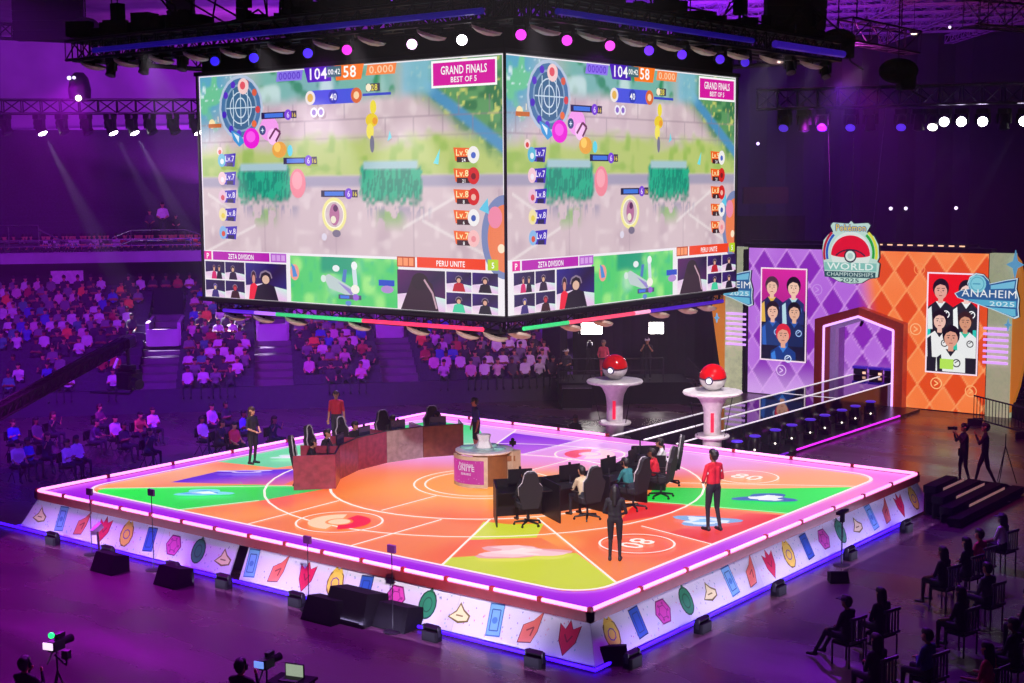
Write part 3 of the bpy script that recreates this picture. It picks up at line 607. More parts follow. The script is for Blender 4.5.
    a.rect(262, 448, 57, 22, '#B860D0'); 
    for i in range(3): a.rect(267+i*17, 452, 13, 14, '#D8A0E8')
    a.rect(690, 444, 56, 24, '#C04A18')
    for i in range(3): a.rect(693+i*17, 447, 14, 18, '#FF9A68')
    a.rect(752, 444, 202, 24, '#F4400C'); a.text('PERU UNITE', 853, 463, 18, '#FFFFFF', fit=84, bold=.04); a.rect(960, 444, 30, 24, '#B8D820'); a.text('5', 975, 463, 18, '#FFFFFF')
    def camv(x, y, w, h, fig, c0='#2A1860', c1='#E8C8E8'):
        a.poly([(x, y), (x+w, y), (x+w, y+h), (x, y+h)], [c0, '#1A0A38', c0, '#2A1250'])
        a.poly([(x, y+h*.62), (x+w*.4, y+h*.55), (x+w, y+h*.68), (x+w, y+h), (x, y+h)], [c1, '#F0E0F8', '#C8F0E0', '#E8C0E8', '#F8E8F0'])
        for fx, fw, body, skin, hair in fig:
            X_ = x+w*fx; Y_ = y+h*.42; W_ = w*fw
            a.poly([(X_-W_, y+h), (X_-W_*.7, Y_+h*.2), (X_, Y_+h*.1), (X_+W_*.7, Y_+h*.2), (X_+W_, y+h)], body); a.disc(X_, Y_-h*.03, W_*.42, hair, h*.17, 14); a.disc(X_, Y_+h*.02, W_*.3, skin, h*.12, 12)
            a.line([(X_-W_*.5, Y_-h*.02), (X_-W_*.38, Y_-h*.16), (X_, Y_-h*.22), (X_+W_*.38, Y_-h*.16), (X_+W_*.5, Y_-h*.02)], W_*.1, '#8A7890')
    camv(14, 474, 75, 45, [(.45, .14, '#D8206A', '#E0A890', '#5A1830'), (.72, .15, '#1A1228', '#D8A088', '#281420')]); camv(92, 474, 73, 45, [(.4, .22, '#2A1838', '#E0B090', '#301828')])
    camv(14, 522, 75, 44, [(.5, .2, '#3A2A78', '#E8C090', '#4030A0')]); camv(92, 522, 73, 44, [(.5, .25, '#38101C', '#C83848', '#8A1828')])
    camv(170, 474, 150, 92, [(.2, .13, '#F01838', '#D89080', '#3A1828'), (.5, .3, '#140C20', '#E0B8A0', '#1A1018')], '#28208A')
    x, y = 692, 474
    camv(692, 474, 146, 92, [], '#5A1060'); a.poly([(702, 566), (735, 500), (768, 484), (800, 505), (818, 566)], '#2A0C24'); a.disc(762, 500, 26, '#200A1C', 20); a.line([(775, 495), (800, 525), (812, 560)], 5, '#C8A0B0')
    for i, (cx, cyy) in enumerate(((842, 474), (918, 474), (842, 521), (918, 521))): camv(cx, cyy, 73, 44, [(.5, .26, ['#C01828', '#1A1020', '#40D0A0', '#1A1828'][i], '#E0A890', '#2A1420')], '#3A1A78')
    # middle strip play view
    a.disc(352, 492, 16, '#F0A090', 20); a.poly([(340, 470), (352, 478), (362, 502), (346, 504)], '#4A90D8')
    a.poly([(452, 500), (470, 492), (560, 528), (548, 546), (470, 526)], '#C0D0D0'); a.poly([(500, 510), (552, 530), (546, 542)], '#9A88D0'); a.disc(495, 478, 12, '#E8F0F0', 8); a.disc(452, 504, 9, '#D8E8E0'); a.poly([(520, 480), (532, 480), (526, 512), (514, 508)], '#4A78C0'); a.poly([(548, 476), (562, 474), (566, 516), (552, 516)], '#D0E0E8'); a.disc(556, 470, 10, '#F0F4F4'); a.disc(558, 526, 14, '#F4F0E4', 11)
    a.rect(502, 540, 76, 11, '#4A4A70'); a.rect(508, 542, 30, 7, '#3A78E8'); a.disc(560, 545, 10, '#9A60D8', 8); a.disc(535, 560, 10, '#5A8AD0', 6); a.rect(635, 500, 50, 14, '#1A4AC8'); a.disc(662, 522, 20, '#B08AD0', 9)
    return a
LEDM = colmat('led_screen', 1.0, .9, spec=0)
hx, hy = HC, HC+.01
def hl(x, y, z): return (x-hx, y-hy, z-Z0)
CYS = -5.16; CYN = 4.91; WUX = (X1-X0)*100; WUY = (CYN-CYS)*100
# the screen's corner sits at (X1, CYS)
for args in (((X0, CYS-.02, Z1), (1, 0, 0), (0, -1, 0), WUX), ((X1+.02, CYS, Z1), (0, 1, 0), (1, 0, 0), WUY)):
    (O_, U_, N_, w_) = args; a = screen_art(hl(*O_), U_, (0, 0, 1), N_, w_); a.build('video_panel', LEDM, hs)
b = MB(); b.box(hl((X0+X1)/2, (CYS+CYN)/2, (Z0+Z1)/2), (X1-X0, CYN-CYS, Z1-Z0)); b.build('screen_housing', M['blackm'], hs)
b = MB()
for x, y in ((X1+.05, CYS-.05), (X0-.04, CYS-.05), (X1+.05, CYN+.04)): b.box(hl(x, y, (Z0+Z1)/2), (.05, .05, Z1-Z0+.2))
for z in (Z0-.06, Z1+.06): b.box(hl((X0+X1)/2, CYS-.05, z), (X1-X0+.2, .12, .1)); b.box(hl(X1+.05, (CYS+CYN)/2, z), (.12, CYN-CYS+.2, .1))
b.build('screen_frame', M['black'], hs)
b = MB(); b.box(hl((X0+X1)/2, (CYS+CYN)/2, 11.22), (X1-X0-.1, CYN-CYS-.1, .5)); b.build('header_frame', M['blackm'], hs)
# ================================================================ LIGHTING RIGS
ORD = ['first', 'second', 'third', 'fourth', 'fifth', 'sixth', 'seventh', 'eighth', 'ninth', 'tenth', 'eleventh', 'twelfth', 'thirteenth', 'fourteenth', 'fifteenth', 'sixteenth', 'seventeenth', 'eighteenth', 'nineteenth', 'twentieth']
ORD += ['twenty-'+q for q in ORD[:9]]+['thirtieth']+['thirty-'+q for q in ORD[:9]]+['fortieth']+['forty-'+q for q in ORD[:9]]
trussm = M['truss']; blackm = M['blackm']
def lensmat(hexc, s): return emi('lens_'+hexc.strip('#')+str(s).replace('.', '_'), hexc, s)
def moving_light(loc, aim, hexc, power, label, group, sc=1, cat='stage light', up=False):
    "base on top (hung) or below (up), yoke arms, tilting head with a lens"
    s = -1 if up else 1
    t = thing('moving_light', label, cat, loc, 0, group)
    b = MB(); b.box((0, 0, -.07*sc*s), (.36*sc, .28*sc, .14*sc), bev=.04*sc); b.build('light_base', M['black'], t)
    b = MB(); b.box((-.19*sc, 0, -.27*sc*s), (.05*sc, .12*sc, .3*sc)); b.box((.19*sc, 0, -.27*sc*s), (.05*sc, .12*sc, .3*sc)); b.box((0, 0, -.14*sc*s), (.4*sc, .12*sc, .04*sc)); b.build('yoke', M['dark'], t)
    d = Vector(aim)-Vector(loc); d.normalize(); q = d.to_track_quat('Z', 'Y').to_matrix(); c = Vector((0, 0, -.36*sc*s))
    b = MB(); b.lathe([(.09*sc, -.24*sc), (.14*sc, -.16*sc), (.15*sc, .1*sc), (.17*sc, .22*sc), (.15*sc, .23*sc)], c, 14, 0, q); lh = b.build('lamp_head', M['black'], t, smooth=True)
    b = MB(); b.lathe([(.145*sc, 0), (.1*sc, .03*sc), (.02*sc, .045*sc)], c+d*.225*sc, 14, 0, q); b.build('lens', lensmat(hexc, power), lh)
    return t
def pushed(p, k): return p
RZ = 11.75; RC = 5.95
rig = thing('truss_ring', 'large square lighting truss with a blue glowing tube around the top of the hanging screen', 'truss', (0, 0, RZ))
b = MB()
for a, c in (((-9.4, -RC), (RC, -RC)), ((RC, -RC), (RC, 8.6)), ((RC, 8.4), (-9.2, 8.4)), ((-9.2, 8.4), (-9.2, -RC)), ((-9.4, -5.0), (RC, -5.0)), ((5.0, -RC), (5.0, 8.6))):
    b.truss((a[0], a[1], 0), (c[0], c[1], 0), .5, .045, .55)
b.build('truss_frame', M['black'], rig)
b = MB(); b.box((-1.7, -5.5, .3), (15.2, 1.0, .08)); b.box((5.5, 1.4, .3), (1.0, 14, .08)); b.build('cable_tray', blackm, rig)
b = MB()
rs = random.Random(3)
for i in range(90):
    if i < 52: x, y = rs.uniform(-9.3, 5.8), rs.uniform(-6.1, -4.9)
    else: x, y = rs.uniform(4.9, 6.1), rs.uniform(-5.8, 8.4)
    h = rs.uniform(.08, .42)*(1.3 if i % 7 == 0 else .8); b.box((x, y, .35+h/2), (rs.uniform(.2, .7), rs.uniform(.2, .6), h), 0, Matrix.Rotation(rs.uniform(0, 1), 3, 'Z'))
for i in range(36):
    x, y = (rs.uniform(-9, 5.8), -5.5) if i < 22 else (5.5, rs.uniform(-5, 8)); z = rs.uniform(.5, 1.1)
    b.path([(x, y, .4), (x+rs.uniform(-.5, .5), y, z), (x+rs.uniform(-1, 1), y+rs.uniform(-.3, .3), z+rs.uniform(-.3, .5)), (x+rs.uniform(-1.4, 1.4), y, .4)], .025, 5)
b.build('cable_bundle', blackm, rig)['kind'] = 'stuff'
b = MB(); b.tube((-8.0, -RC-.36, -.08), (5.2, -RC-.36, -.08), .07, .07, 8); b.build('blue_tube', emi('tube_blue', '#2410A0', .35), rig)
b = MB(); b.tube((RC+.36, -5.2, -.08), (RC+.36, 3.2, -.08), .07, .07, 8); b.build('blue_tube', MATS['tube_blue'], rig)
b = MB(); b.tube((RC+.36, 4.4, -.08), (RC+.36, 8.5, -.08), .1, .1, 8); b.build('blue_tube', emi('tube_violet', '#3A18B0', .5), rig)
# hoist lines holding the ring
for i, (x, y) in enumerate(((-8, -5.5), (-3, -5.5), (2, -5.5), (5.5, -1), (5.5, 4), (5.5, 8))):
    b = MB(); b.tube((x, y, 12.05), (x, y, 17.95), .02, .02, 5); b.box((x, y, 12.7), (.28, .28, .5)); b.lathe([(.05, -.1), (.16, 0), (.05, .1)], (x, y, 13.4), 10)
    tag(b.build('chain_hoist', blackm), 'black chain hoist line rising from the truss ring, %s around from its left end' % ORD[i], 'hoist')
def ringx(px, side):
    "position along the ring under pixel column px"
    lo, hi = (-10, 6) if side == 'L' else (-6, 9)
    for _ in range(40):
        m = (lo+hi)/2; q = Vector((m, -RC, 11.0) if side == 'L' else (RC, m, 11.0))-CAMP
        if q.dot(cr)/q.dot(cf)*FPX+512 < px: lo = m
        else: hi = m
    return lo
LR = [(112, None), (145, None), (183, None), (215, '#2A1AD0'), (254, '#3A22E8'), (308, '#4A2CF8'), (347, '#F030D8'), (412, '#FFC8FF'), (462, '#FFF4FF')]
RR = [(521, '#F03CF0'), (567, '#F040E8'), (610, '#F848E8'), (649, '#6A2CF8'), (682, '#5A28E8'), (720, '#4A22C8'), (745, '#3A1CB0'), (790, None), (825, None)]
CN = {None: 'unlit', '#2A1AD0': 'dim blue', '#3A22E8': 'blue', '#4A2CF8': 'blue', '#F030D8': 'magenta', '#FFC8FF': 'pale pink', '#FFF4FF': 'bright white', '#F03CF0': 'magenta', '#F040E8': 'magenta', '#F848E8': 'magenta', '#6A2CF8': 'violet', '#5A28E8': 'violet', '#4A22C8': 'dim violet', '#3A1CB0': 'dim violet'}
for side, lst in (('L', LR), ('R', RR)):
    for i, (px, c) in enumerate(lst):
        s = ringx(px, side); x, y = (s, -RC) if side == 'L' else (RC, s)
        loc = (x, y, RZ-.27); aim = CAMP+Vector((0, 0, -4)) if c else (x+(1 if side == 'R' else .3), y-1, 9)
        pw = {'#FFF4FF': 8, '#FFC8FF': 4}.get(c, 1.6 if c else .05)
        moving_light(loc, aim, c or '#403848', pw, '%s moving head light under the truss ring, %s from left above the %s screen' % (CN[c], ORD[i], 'left' if side == 'L' else 'right'), 'moving lights under the truss ring', .82)
# pale hanging reflectors (flood lights) between them
fl = mat('flood_pale', '#C8B8A4', .4, .1)
def flood(loc, rz, label, group, sc=1):
    t = thing('flood_light', label, 'flood light', loc, rz, group)
    b = MB(); b.lathe([(.03*sc, -.01), (.31*sc, 0), (.28*sc, -.06*sc), (.16*sc, -.11*sc), (.03*sc, -.13*sc)], (0, 0, -.1*sc), 16, 0, Matrix.Rotation(.3, 3, 'Y')); o = b.build('dish', fl, t, smooth=True)
    b = MB(); b.tube((0, 0, 0), (0, 0, -.12*sc), .04*sc, .04*sc, 6); b.box((0, 0, -.05), (.5*sc, .08*sc, .06*sc)); b.build('bracket', blackm, t)
    return t
q = 0
for px in (97, 130, 165, 200, 237, 285, 330, 375, 435, 490): 
    flood((ringx(px, 'L'), -RC-.1, RZ-.3), .2, 'pale dish flood light under the truss ring, %s from the left above the left screen face' % ORD[q], 'dish floods under the truss ring', 1.1); q += 1
q = 0
for px in (542, 588, 630, 665, 700, 733, 768, 808):
    flood((RC+.1, ringx(px, 'R'), RZ-.3), .2, 'pale dish flood light under the truss ring, %s from the left above the right screen face' % ORD[q], 'dish floods under the truss ring', 1.1); q += 1
# rig below the screen
lr = thing('lower_truss', 'dark truss with coloured light tubes hanging under the screen cube', 'truss', (HC, HC, Z0-.62))
b = MB(); k = 4.75
for a, c in (((-k, -k), (k, -k)), ((k, -k), (k, k)), ((k, k), (-k, k)), ((-k, k), (-k, -k))): b.truss((a[0], a[1], .35), (c[0], c[1], .35), .24, .03, .5)
for x in (-k, k):
    for y in (-k, k): b.tube((x, y, .3), (x, y, .62), .04, .04, 6)
b.build('truss_frame', M['black'], lr)
b = MB(); b.box((0, 0, .5), (9.2, 9.2, .06)); b.build('cover_plate', blackm, lr)
segs = [('#5A20D8', -4.4, -3.2, .9), ('#B070FF', -3.2, -2.4, 1), ('#30C070', -2.4, .6, .8), ('#E8305A', .6, 4.3, .9)]
for c, a, e, s in segs:
    b = MB(); b.tube((a, -k-.2, .28), (e, -k-.2, .28), .05, .05, 6); b.build('light_tube', emi('seg_'+c.strip('#'), c, s), lr)
for c, a, e, s in (('#30C070', -4.3, -2.6, .8), ('#E84868', -2.6, .2, .9), ('#F0A0C0', .2, .9, .9), ('#4A1CC0', .9, 4.6, .6)):
    b = MB(); b.tube((k+.2, a, .28), (k+.2, e, .28), .05, .05, 6); b.build('light_tube', emi('seg2_'+c.strip('#'), c, s), lr)
q = 0
for x in (-4.2, -3.1, -1.9, .3, 2.2, 3.7, 4.5): 
    flood((HC+x, HC-k, Z0-.38), .3, 'tan dish flood light under the lower truss, %s from the left on its left side' % ORD[q], 'dish floods under the lower truss', .95); q += 1
q = 0
for y in (-4.2, -2.2, -.9, 1.7, 3.1, 4.1):
    flood((HC+k, HC+y, Z0-.38), 1.6, 'tan dish flood light under the lower truss, %s from the left on its right side' % ORD[q], 'dish floods under the lower truss', .9); q += 1
# left audience truss with spot beams
tl = MB(); p0, p1 = A(-32, 62, 11.55), A(-10.4, 66, 11.65); tl.truss(p0, p1, .6, .05, .8); tag(tl.build('audience_truss', M['black']), 'straight dark lighting truss spanning above the left audience', 'truss')
def Ld(px, d, z):
    "point at lateral position under pixel column px, depth d"
    return A((px-512)/FPX*d*1.0, d, z)
q = 0; BEAMS = []
for px, on in ((12, 0), (46, 1), (68, 0), (92, 0), (116, 2), (137, 1), (155, 0), (178, 0), (200, 2)):
    lo = Ld(px, 64.2+px*.005, 11.28); lit = on > 0; c = '#F4F0FF' if lit else '#302840'
    aim = lo+EL*3.0-Vector((0, 0, 6))-ED*1.2
    moving_light(tuple(lo), aim, c, 14 if lit else .05, '%s spotlight on the left audience truss, %s from its left' % ('lit white' if lit else 'dark unlit', ORD[q]), 'spotlights on the audience truss', 1.5); q += 1
    if lit: BEAMS.append((lo+Vector((0, 0, -.5)), aim, on))
for px, y_ in ((90, 98), (157, 107)):
    pass
tg = thing('follow_spot', 'domed lamp cluster standing on top of the left audience truss', 'spotlight', tuple(Ld(87, 64.4, 11.85)))
b = MB(); b.lathe([(.45, 0), (.5, .5), (.4, 1.0), (.2, 1.25)], (0, 0, 0), 14); b.build('housing', M['dark'], tg, smooth=True)
b = MB(); b.ball((-.1, -.45, 1.0), .09); b.ball((.22, -.42, 1.0), .07); b.build('small_lamp', lensmat('#D8C8FF', 2.5), tg)
b = MB(); b.ball((.45, -.4, .1), .13); b.build('warm_lamp', lensmat('#FFE8D0', 6.0), tg)
# right truss over the backdrop
rt = MB(); p0, p1 = A(9.9, 58, 11.35), A(24, 56, 11.5); rt.truss(p0, p1, .75, .05, .8); tag(rt.build('backdrop_truss', mat('lit_truss', '#6A5888', .3, .8)), 'long horizontal lighting truss high above the colourful backdrop wall', 'truss')
q = 0
for px, c, s in ((783, '#5A30E0', .8), (802, None, 0), (821, '#5028D8', .8), (849, '#5A30F0', .9), (868, None, 0), (899, '#5A30F0', .9), (916, None, 0), (930, '#FFF8F0', 5), (941, '#F8F4FF', 6), (958, '#FFFFFF', 12), (979, '#FFFFFF', 14), (1000, None, 0), (1020, '#FFFFFF', 14)):
    lo = Ld(px, 57.4, 10.9); aim = lo-EL*1.5-ED*4-Vector((0, 0, 4)) if c else lo-Vector((0, 0, 3))
    if s > 5: aim = CAMP
    moving_light(tuple(lo), aim, c or '#302840', s or .05, '%s spotlight hung from the truss above the backdrop, %s from its left' % ('dark' if not c else 'violet' if s < 2 else 'bright white', ORD[q]), 'spotlights above the backdrop', 1.4); q += 1
    if s >= 12: BEAMS.append((lo+Vector((0, 0, -.4)), lo-EL*4-Vector((0, 0, 8))+ED*1, 2))
# speaker arrays, hoists and trusses above
def line_array(loc, rz, n, w, label, curve=.03):
    t = thing('speaker_array', label, 'speaker', loc, rz)
    y = 0
    for i in range(n):
        b = MB(); b.box((0, y, -i*.36), (w, .7, .34), 0, Matrix.Rotation(curve*i, 3, 'X'), bev=.03); b.build('speaker_cabinet', M['blackm'], t); y += math.sin(curve*i)*.36
    b = MB(); b.box((0, 0, .25), (w*1.05, .8, .1)); b.tube((0, 0, .3), (0, 0, 17.9-loc[2]), .03, .03, 5); b.build('rigging_frame', M['black'], t)
    return t
line_array(tuple(A(-17.4, 55, 15.2)), ARZ, 5, 2.6, 'wide dark hanging speaker cluster at the upper left of the hall', 0)
line_array(tuple(A(-13.1, 58, 15.6)), ARZ, 5, 1.0, 'slim dark hanging speaker column above the left end of the truss ring', .12)
line_array(tuple(A(9.4, 50, 14.6)), ARZ, 6, 1.25, 'tall dark speaker column hanging right of the screen, nearer to it', 0)
line_array(tuple(A(11.6, 56, 15.6)), ARZ, 6, 1.1, 'tall dark speaker column hanging right of the screen, further from it', .1)
line_array(tuple(A(-7.6, 52, 14.9)), ARZ, 3, 1.1, 'dark speaker stack hanging above the left screen face', .1)
line_array(tuple(A(-.3, 54, 15.1)), ARZ, 3, 1.2, 'dark speaker stack hanging above the screen corner', .05)
for i, (l0, d0, z0, l1, d1, z1, w, lab) in enumerate(((-24, 56, 14.3, -14.8, 56, 13.8, .55, 'dark truss at the upper left, under the speaker cluster'), (13.8, 60, 14.3, 17.2, 62, 13.9, .9, 'short dark box truss hanging at the upper right'), (18.4, 58, 14.75, 25, 60, 14.5, 1.1, 'heavy pale truss at the far upper right corner'),
      (-9.5, 54, 13.9, -1, 54, 14.2, .6, 'dark truss hanging above the left screen face'), (0, 54, 13.9, 9, 54, 13.5, .6, 'dark truss hanging above the right screen face'))):
    b = MB(); b.truss(A(l0, d0, z0), A(l1, d1, z1), w, .05, w*1.1); tag(b.build('roof_truss', mat('pale_truss', '#7A6488', .4, .6) if i == 2 else M['black']), lab, 'truss')
    for l, d, z in ((l0+.5, d0, z0), (l1-.5, d1, z1)):
        b = MB(); b.tube(A(l, d, z+w/2), A(l, d, 17.95), .03, .03, 5); tag(b.build('rigging_cable', blackm), 'thin cable holding the %s, %s end' % (lab.split(',')[0], 'left' if l == l0+.5 else 'right'), 'cable')
for i, (l, d, z, s) in enumerate(((-15.2, 52, 13.75, .5), (-6.5, 50, 13.2, .6), (-3.3, 50, 13.4, .5), (3.0, 50, 13.4, .55), (6.2, 50, 13.0, .55), (12.2, 54, 13.3, .6), (15.0, 56, 12.3, .7))):
    t = thing('motor_hoist', 'dark rigging motor with round drum hanging from the roof, %s from the left' % ORD[i], 'hoist', tuple(A(l, d, z)), ARZ)
    b = MB(); b.ball((0, 0, 0), s, 0, 10, (1.1, .8, .7)); b.box((.3, 0, -.4), (s*.8, s, s*.9)); b.build('drum', M['blackm'], t, smooth=False)
    b = MB(); b.tube((0, 0, .2), (0, 0, 17.9-z), .025, .025, 5); b.path([(0, 0, .2), (.8*s, 0, -.8), (1.6*s, 0, -1.1)], .04); b.build('hoist_chain', M['black'], t)
for i, (px, y) in enumerate(((852, 46), (909, 40), (972, 34), (744, 41), (745, 52))):
    d = 66 if i < 3 else 50
    p = A((px-512)/FPX*d, d, 8.16+(181.5-y)/FPX*d); t = thing('ceiling_downlight', 'small warm round downlight high at the upper right, %s' % ['left of the row of three', 'middle of the row of three', 'right of the row of three', 'upper of two on the speaker column', 'lower of two on the speaker column'][i], 'light', tuple(p))
    b = MB(); b.lathe([(.16, 0), (.18, .12), (.05, .2)], (0, 0, 0), 10); b.tube((0, 0, .2), (0, 0, 17.9-p.z), .012, .012, 4); b.build('housing', blackm, t)
    b = MB(); b.lathe([(.15, 0), (.1, -.04), (.02, -.05)], (0, 0, 0), 10); b.build('lens', lensmat('#FFE8C0', 3.0), t)
# ================================================================ BACKDROP
BY = 24.8
bd = thing('backdrop_wall', 'big video wall of purple and orange diamonds behind the runway', 'video wall', (0, BY, FZ))
def diam(X, Z):
    a = X/1.06+Z/1.5; b_ = X/1.06-Z/1.5; fa, fb = a-np.floor(a), b_-np.floor(b_)
    dk = ((np.floor(a)+np.floor(b_)) % 2 == 0)
    e = np.minimum(np.minimum(fa, 1-fa), np.minimum(fb, 1-fb))
    n = vnoise(X, Z, .9, 41)
    o = np.zeros(X.shape+(3,))+np.array(lin('#FA7A38')); o = mixc(o, '#E64E14', dk*ss(.02, .06, e)); o = mixc(o, '#FFB070', ss(.05, .0, e)*.8); o = mixc(o, '#FFA060', n*.35*(1-dk))
    p = np.zeros(X.shape+(3,))+np.array(lin('#B468DC')); p = mixc(p, '#8A2CB8', dk*ss(.02, .06, e)); p = mixc(p, '#E2A8F4', ss(.05, .0, e)*.8); p = mixc(p, '#D090F0', n*.4*(1-dk)); p = mixc(p, '#E8C0F8', ss(.6, -1, Z)*.55)  # bottom glow put into the purple, paler towards the floor
    w = ss(-.55, .45, X+.16*(Z-3))[..., None]
    return p*(1-w)+o*w
ART = colmat('led_backdrop', 1.0, .9, spec=0)
P0x, P1x, PT = -5.5, 4.85, 5.27
class Hole(Art): pass
a = Art((0, 0, 1.0), (1, 0, 0), (0, 0, 1), (0, -1, 0), 1, .002)
def archline(x):   # underside height of the arch hole
    if x < -2.05 or x > 1.6: return -2
    return 2.3+(.55*(1-abs(x+.24)/1.85))
def bgrid(a, x0, x1, z0, z1, st, hole=True):
    nx = int((x1-x0)/st); nz = int((z1-z0)/st); xs = np.linspace(x0, x1, nx+1); zs = np.linspace(z0, z1, nz+1)
    X, Z = np.meshgrid(xs, zs); C = diam(X, Z); n = len(a.b.v); a.b.v += [tuple(a.P(x, -z)) for x, z in zip(X.ravel(), Z.ravel())]
    for j in range(nz):
        for i in range(nx):
            cx, cz = (xs[i]+xs[i+1])/2, (zs[j]+zs[j+1])/2
            if hole and cz < archline(cx): continue
            q = j*(nx+1)+i; f = [q, q+1, q+nx+2, q+nx+1]; a.b.f.append([t+n for t in f]); a.b.m.append(0); a.b.c.append([tuple(C.reshape(-1, 3)[t]) for t in f])
bgrid(a, P0x, P1x, -.97, PT, .06)
# small pale round marks inside some diamonds
for x, z, c in ((-3.9, .1, '#E8C8F8'), (-2.3, 3.6, '#C890E8'), (-4.9, 2.2, '#C088E0'), (2.1, 4.6, '#F89050'), (2.0, 2.2, '#FFB880'), (2.9, .1, '#FFC080'), (4.3, -.1, '#FFB070')):
    a.ring(x, -z, .2, .04, c, n=14); a.line([(x-.08, -z-.1), (x+.08, -z), (x-.08, -z+.1)], .05, c)
a.build('video_panel', ART, bd)
b = MB()
for x0, x1 in ((P0x, -2.1), (1.65, P1x)): b.box(((x0+x1)/2, .16, 3.15), (x1-x0, .28, 6.24))
b.box((-.2, .16, 5.15), (3.8, .28, 2.2)); b.build('panel_housing', blackm, bd)
b = MB(); b.box(((P0x+P1x)/2, .1, PT-FZ+.12), (P1x-P0x+.3, .5, .16)); b.box(((P0x+P1x)/2-.2, .1, PT-FZ+.3), (P1x-P0x-.5, .2, .1)); b.build('top_rail', M['black'], bd)
b = MB()
for i in range(14): b.box((-1.6+i*.42, -.2, PT-FZ+.27), (.2, .05, .05))
b.build('rail_light', lensmat('#FFC8A0', 1.2), bd)
b = MB(); b.box((P0x-.12, .1, 3.1), (.16, .5, 6.2)); b.build('side_edge', blackm, bd)
# recess behind the arch
rc = thing('arch_recess', 'lit diamond patterned niche seen through the pointed arch', 'video wall', (0, BY, FZ))
a = Art((0, 3.0, 1.0), (1, 0, 0), (0, 0, 1), (0, -1, 0), 1, .002); bgrid(a, -2.6, 2.2, -.97, 3.6, .08, False); a.build('video_panel', ART, rc)
for x in (-2.45, 2.1): MB().box((x, 1.6, 2.2), (.1, 2.7, 4.4)).build('side_wall', mat('lavender_wall', '#C8A8E0', .6), rc)
b = MB(); b.box((-.2, 1.65, 4.55), (4.7, 2.8, .1)); b.build('niche_ceiling', mat('niche_dark', '#5A3A80', .6), rc)
# arch
ar = thing('entrance_arch', 'pointed red brown and orange arch with glowing violet inner edge over the runway', 'arch', (-.24, BY-.1, FZ))
OUT = [(-1.93, 0), (-1.93, 3.42), (0, 4.0), (1.91, 3.42), (1.91, 0)]; INN = [(-1.5, 0), (-1.5, 3.14), (0, 3.62), (1.5, 3.14), (1.5, 0)]
b = MB()
for i in range(4):
    b.prism([OUT[i], OUT[i+1], INN[i+1], INN[i]], (0, .2, 0), (1, 0, 0), (0, 0, 1), (0, -1, 0), .55, 0 if i < 2 else 1)
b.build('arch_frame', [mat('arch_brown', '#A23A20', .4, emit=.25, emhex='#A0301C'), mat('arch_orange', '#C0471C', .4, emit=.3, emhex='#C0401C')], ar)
b = MB(); pts = [(x, -.38, z) for x, z in INN]; b.path(pts, .05, 8); b.build('led_edge', emi('led_lilac', '#D8A8FF', 1.6), ar)
b = MB(); I2 = [(-1.5, 0), (-1.5, 3.14), (0, 3.62), (1.5, 3.14), (1.5, 0)]; I3 = [(-1.28, 0), (-1.28, 3.0), (0, 3.44), (1.28, 3.0), (1.28, 0)]
for i in range(4): b.prism([I2[i], I2[i+1], I3[i+1], I3[i]], (0, .6, 0), (1, 0, 0), (0, 0, 1), (0, -1, 0), .35)
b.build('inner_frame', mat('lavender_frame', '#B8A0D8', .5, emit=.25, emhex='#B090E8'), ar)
b = MB(); b.tube((.1, -.2, 3.4), (.1, -.35, 3.25), .07, .05, 8); b.build('apex_lamp', blackm, ar)
# posters
def bust(a, x, y, s, skin, hair, shirt, acc, hat=None, mark=None):
    yb = min(y+95*s, 388); cx = lambda v: min(max(v, 6), 204)
    a.poly([(cx(x-34*s), yb), (cx(x-33*s), y+42*s), (x-12*s, y+28*s), (x+12*s, y+28*s), (cx(x+33*s), y+42*s), (cx(x+34*s), yb)], shirt)
    a.poly([(x-12*s, y+28*s), (x, y+44*s), (x+12*s, y+28*s)], acc); a.poly([(cx(x-32*s), y+48*s), (x-22*s, y+40*s), (x-18*s, yb), (cx(x-30*s), yb)], acc)
    a.rect(x-6*s, y+14*s, 12*s, 18*s, skin); a.disc(x, y-4*s, 20*s, hair, 23*s, 18); a.disc(x, y+3*s, 15.5*s, skin, 20*s, 18)
    a.poly([(x-17*s, y+2*s), (x-17*s, y-16*s), (x-6*s, y-24*s), (x+10*s, y-23*s), (x+18*s, y-12*s), (x+17*s, y+2*s), (x+10*s, y-10*s), (x-2*s, y-13*s), (x-11*s, y-8*s)], hat or hair)
    for dx in (-6, 6): a.disc(x+dx*s, y+2*s, 2.2*s, '#2A1A1C', 1.3*s, 8); a.line([(x+dx*s-4*s, y-3*s), (x+dx*s+4*s, y-3.5*s)], 1.4*s, '#3A2420')
    a.line([(x-4*s, y+14*s), (x+4*s, y+14*s)], 1.8*s, '#A04848'); a.line([(x, y+3*s), (x+1.5*s, y+8*s)], 1.2*s, '#B07860')
    if mark: a.ring(x+14*s, y+58*s, 7*s, 2.5*s, mark, n=12); a.line([(x+10*s, y+58*s), (x+18*s, y+52*s)], 2*s, mark)
def poster(x0, x1, z0, z1, label, fn):
    t = thing('team_poster', label, 'poster', ((x0+x1)/2, BY-.1, z0)); w, h = (x1-x0)*100, (z1-z0)*100
    b = MB(); b.box((0, .03, h/200), (w/100, .05, h/100)); b.build('backing_board', blackm, t)
    a = Art((-w/200, -.002, h/100), (1, 0, 0), (0, 0, 1), (0, -1, 0), .01, .001); a.rect(0, 0, w, h, '#FFE4F4'); fn(a, w, h); a.build('printed_photo', ART, t); return t
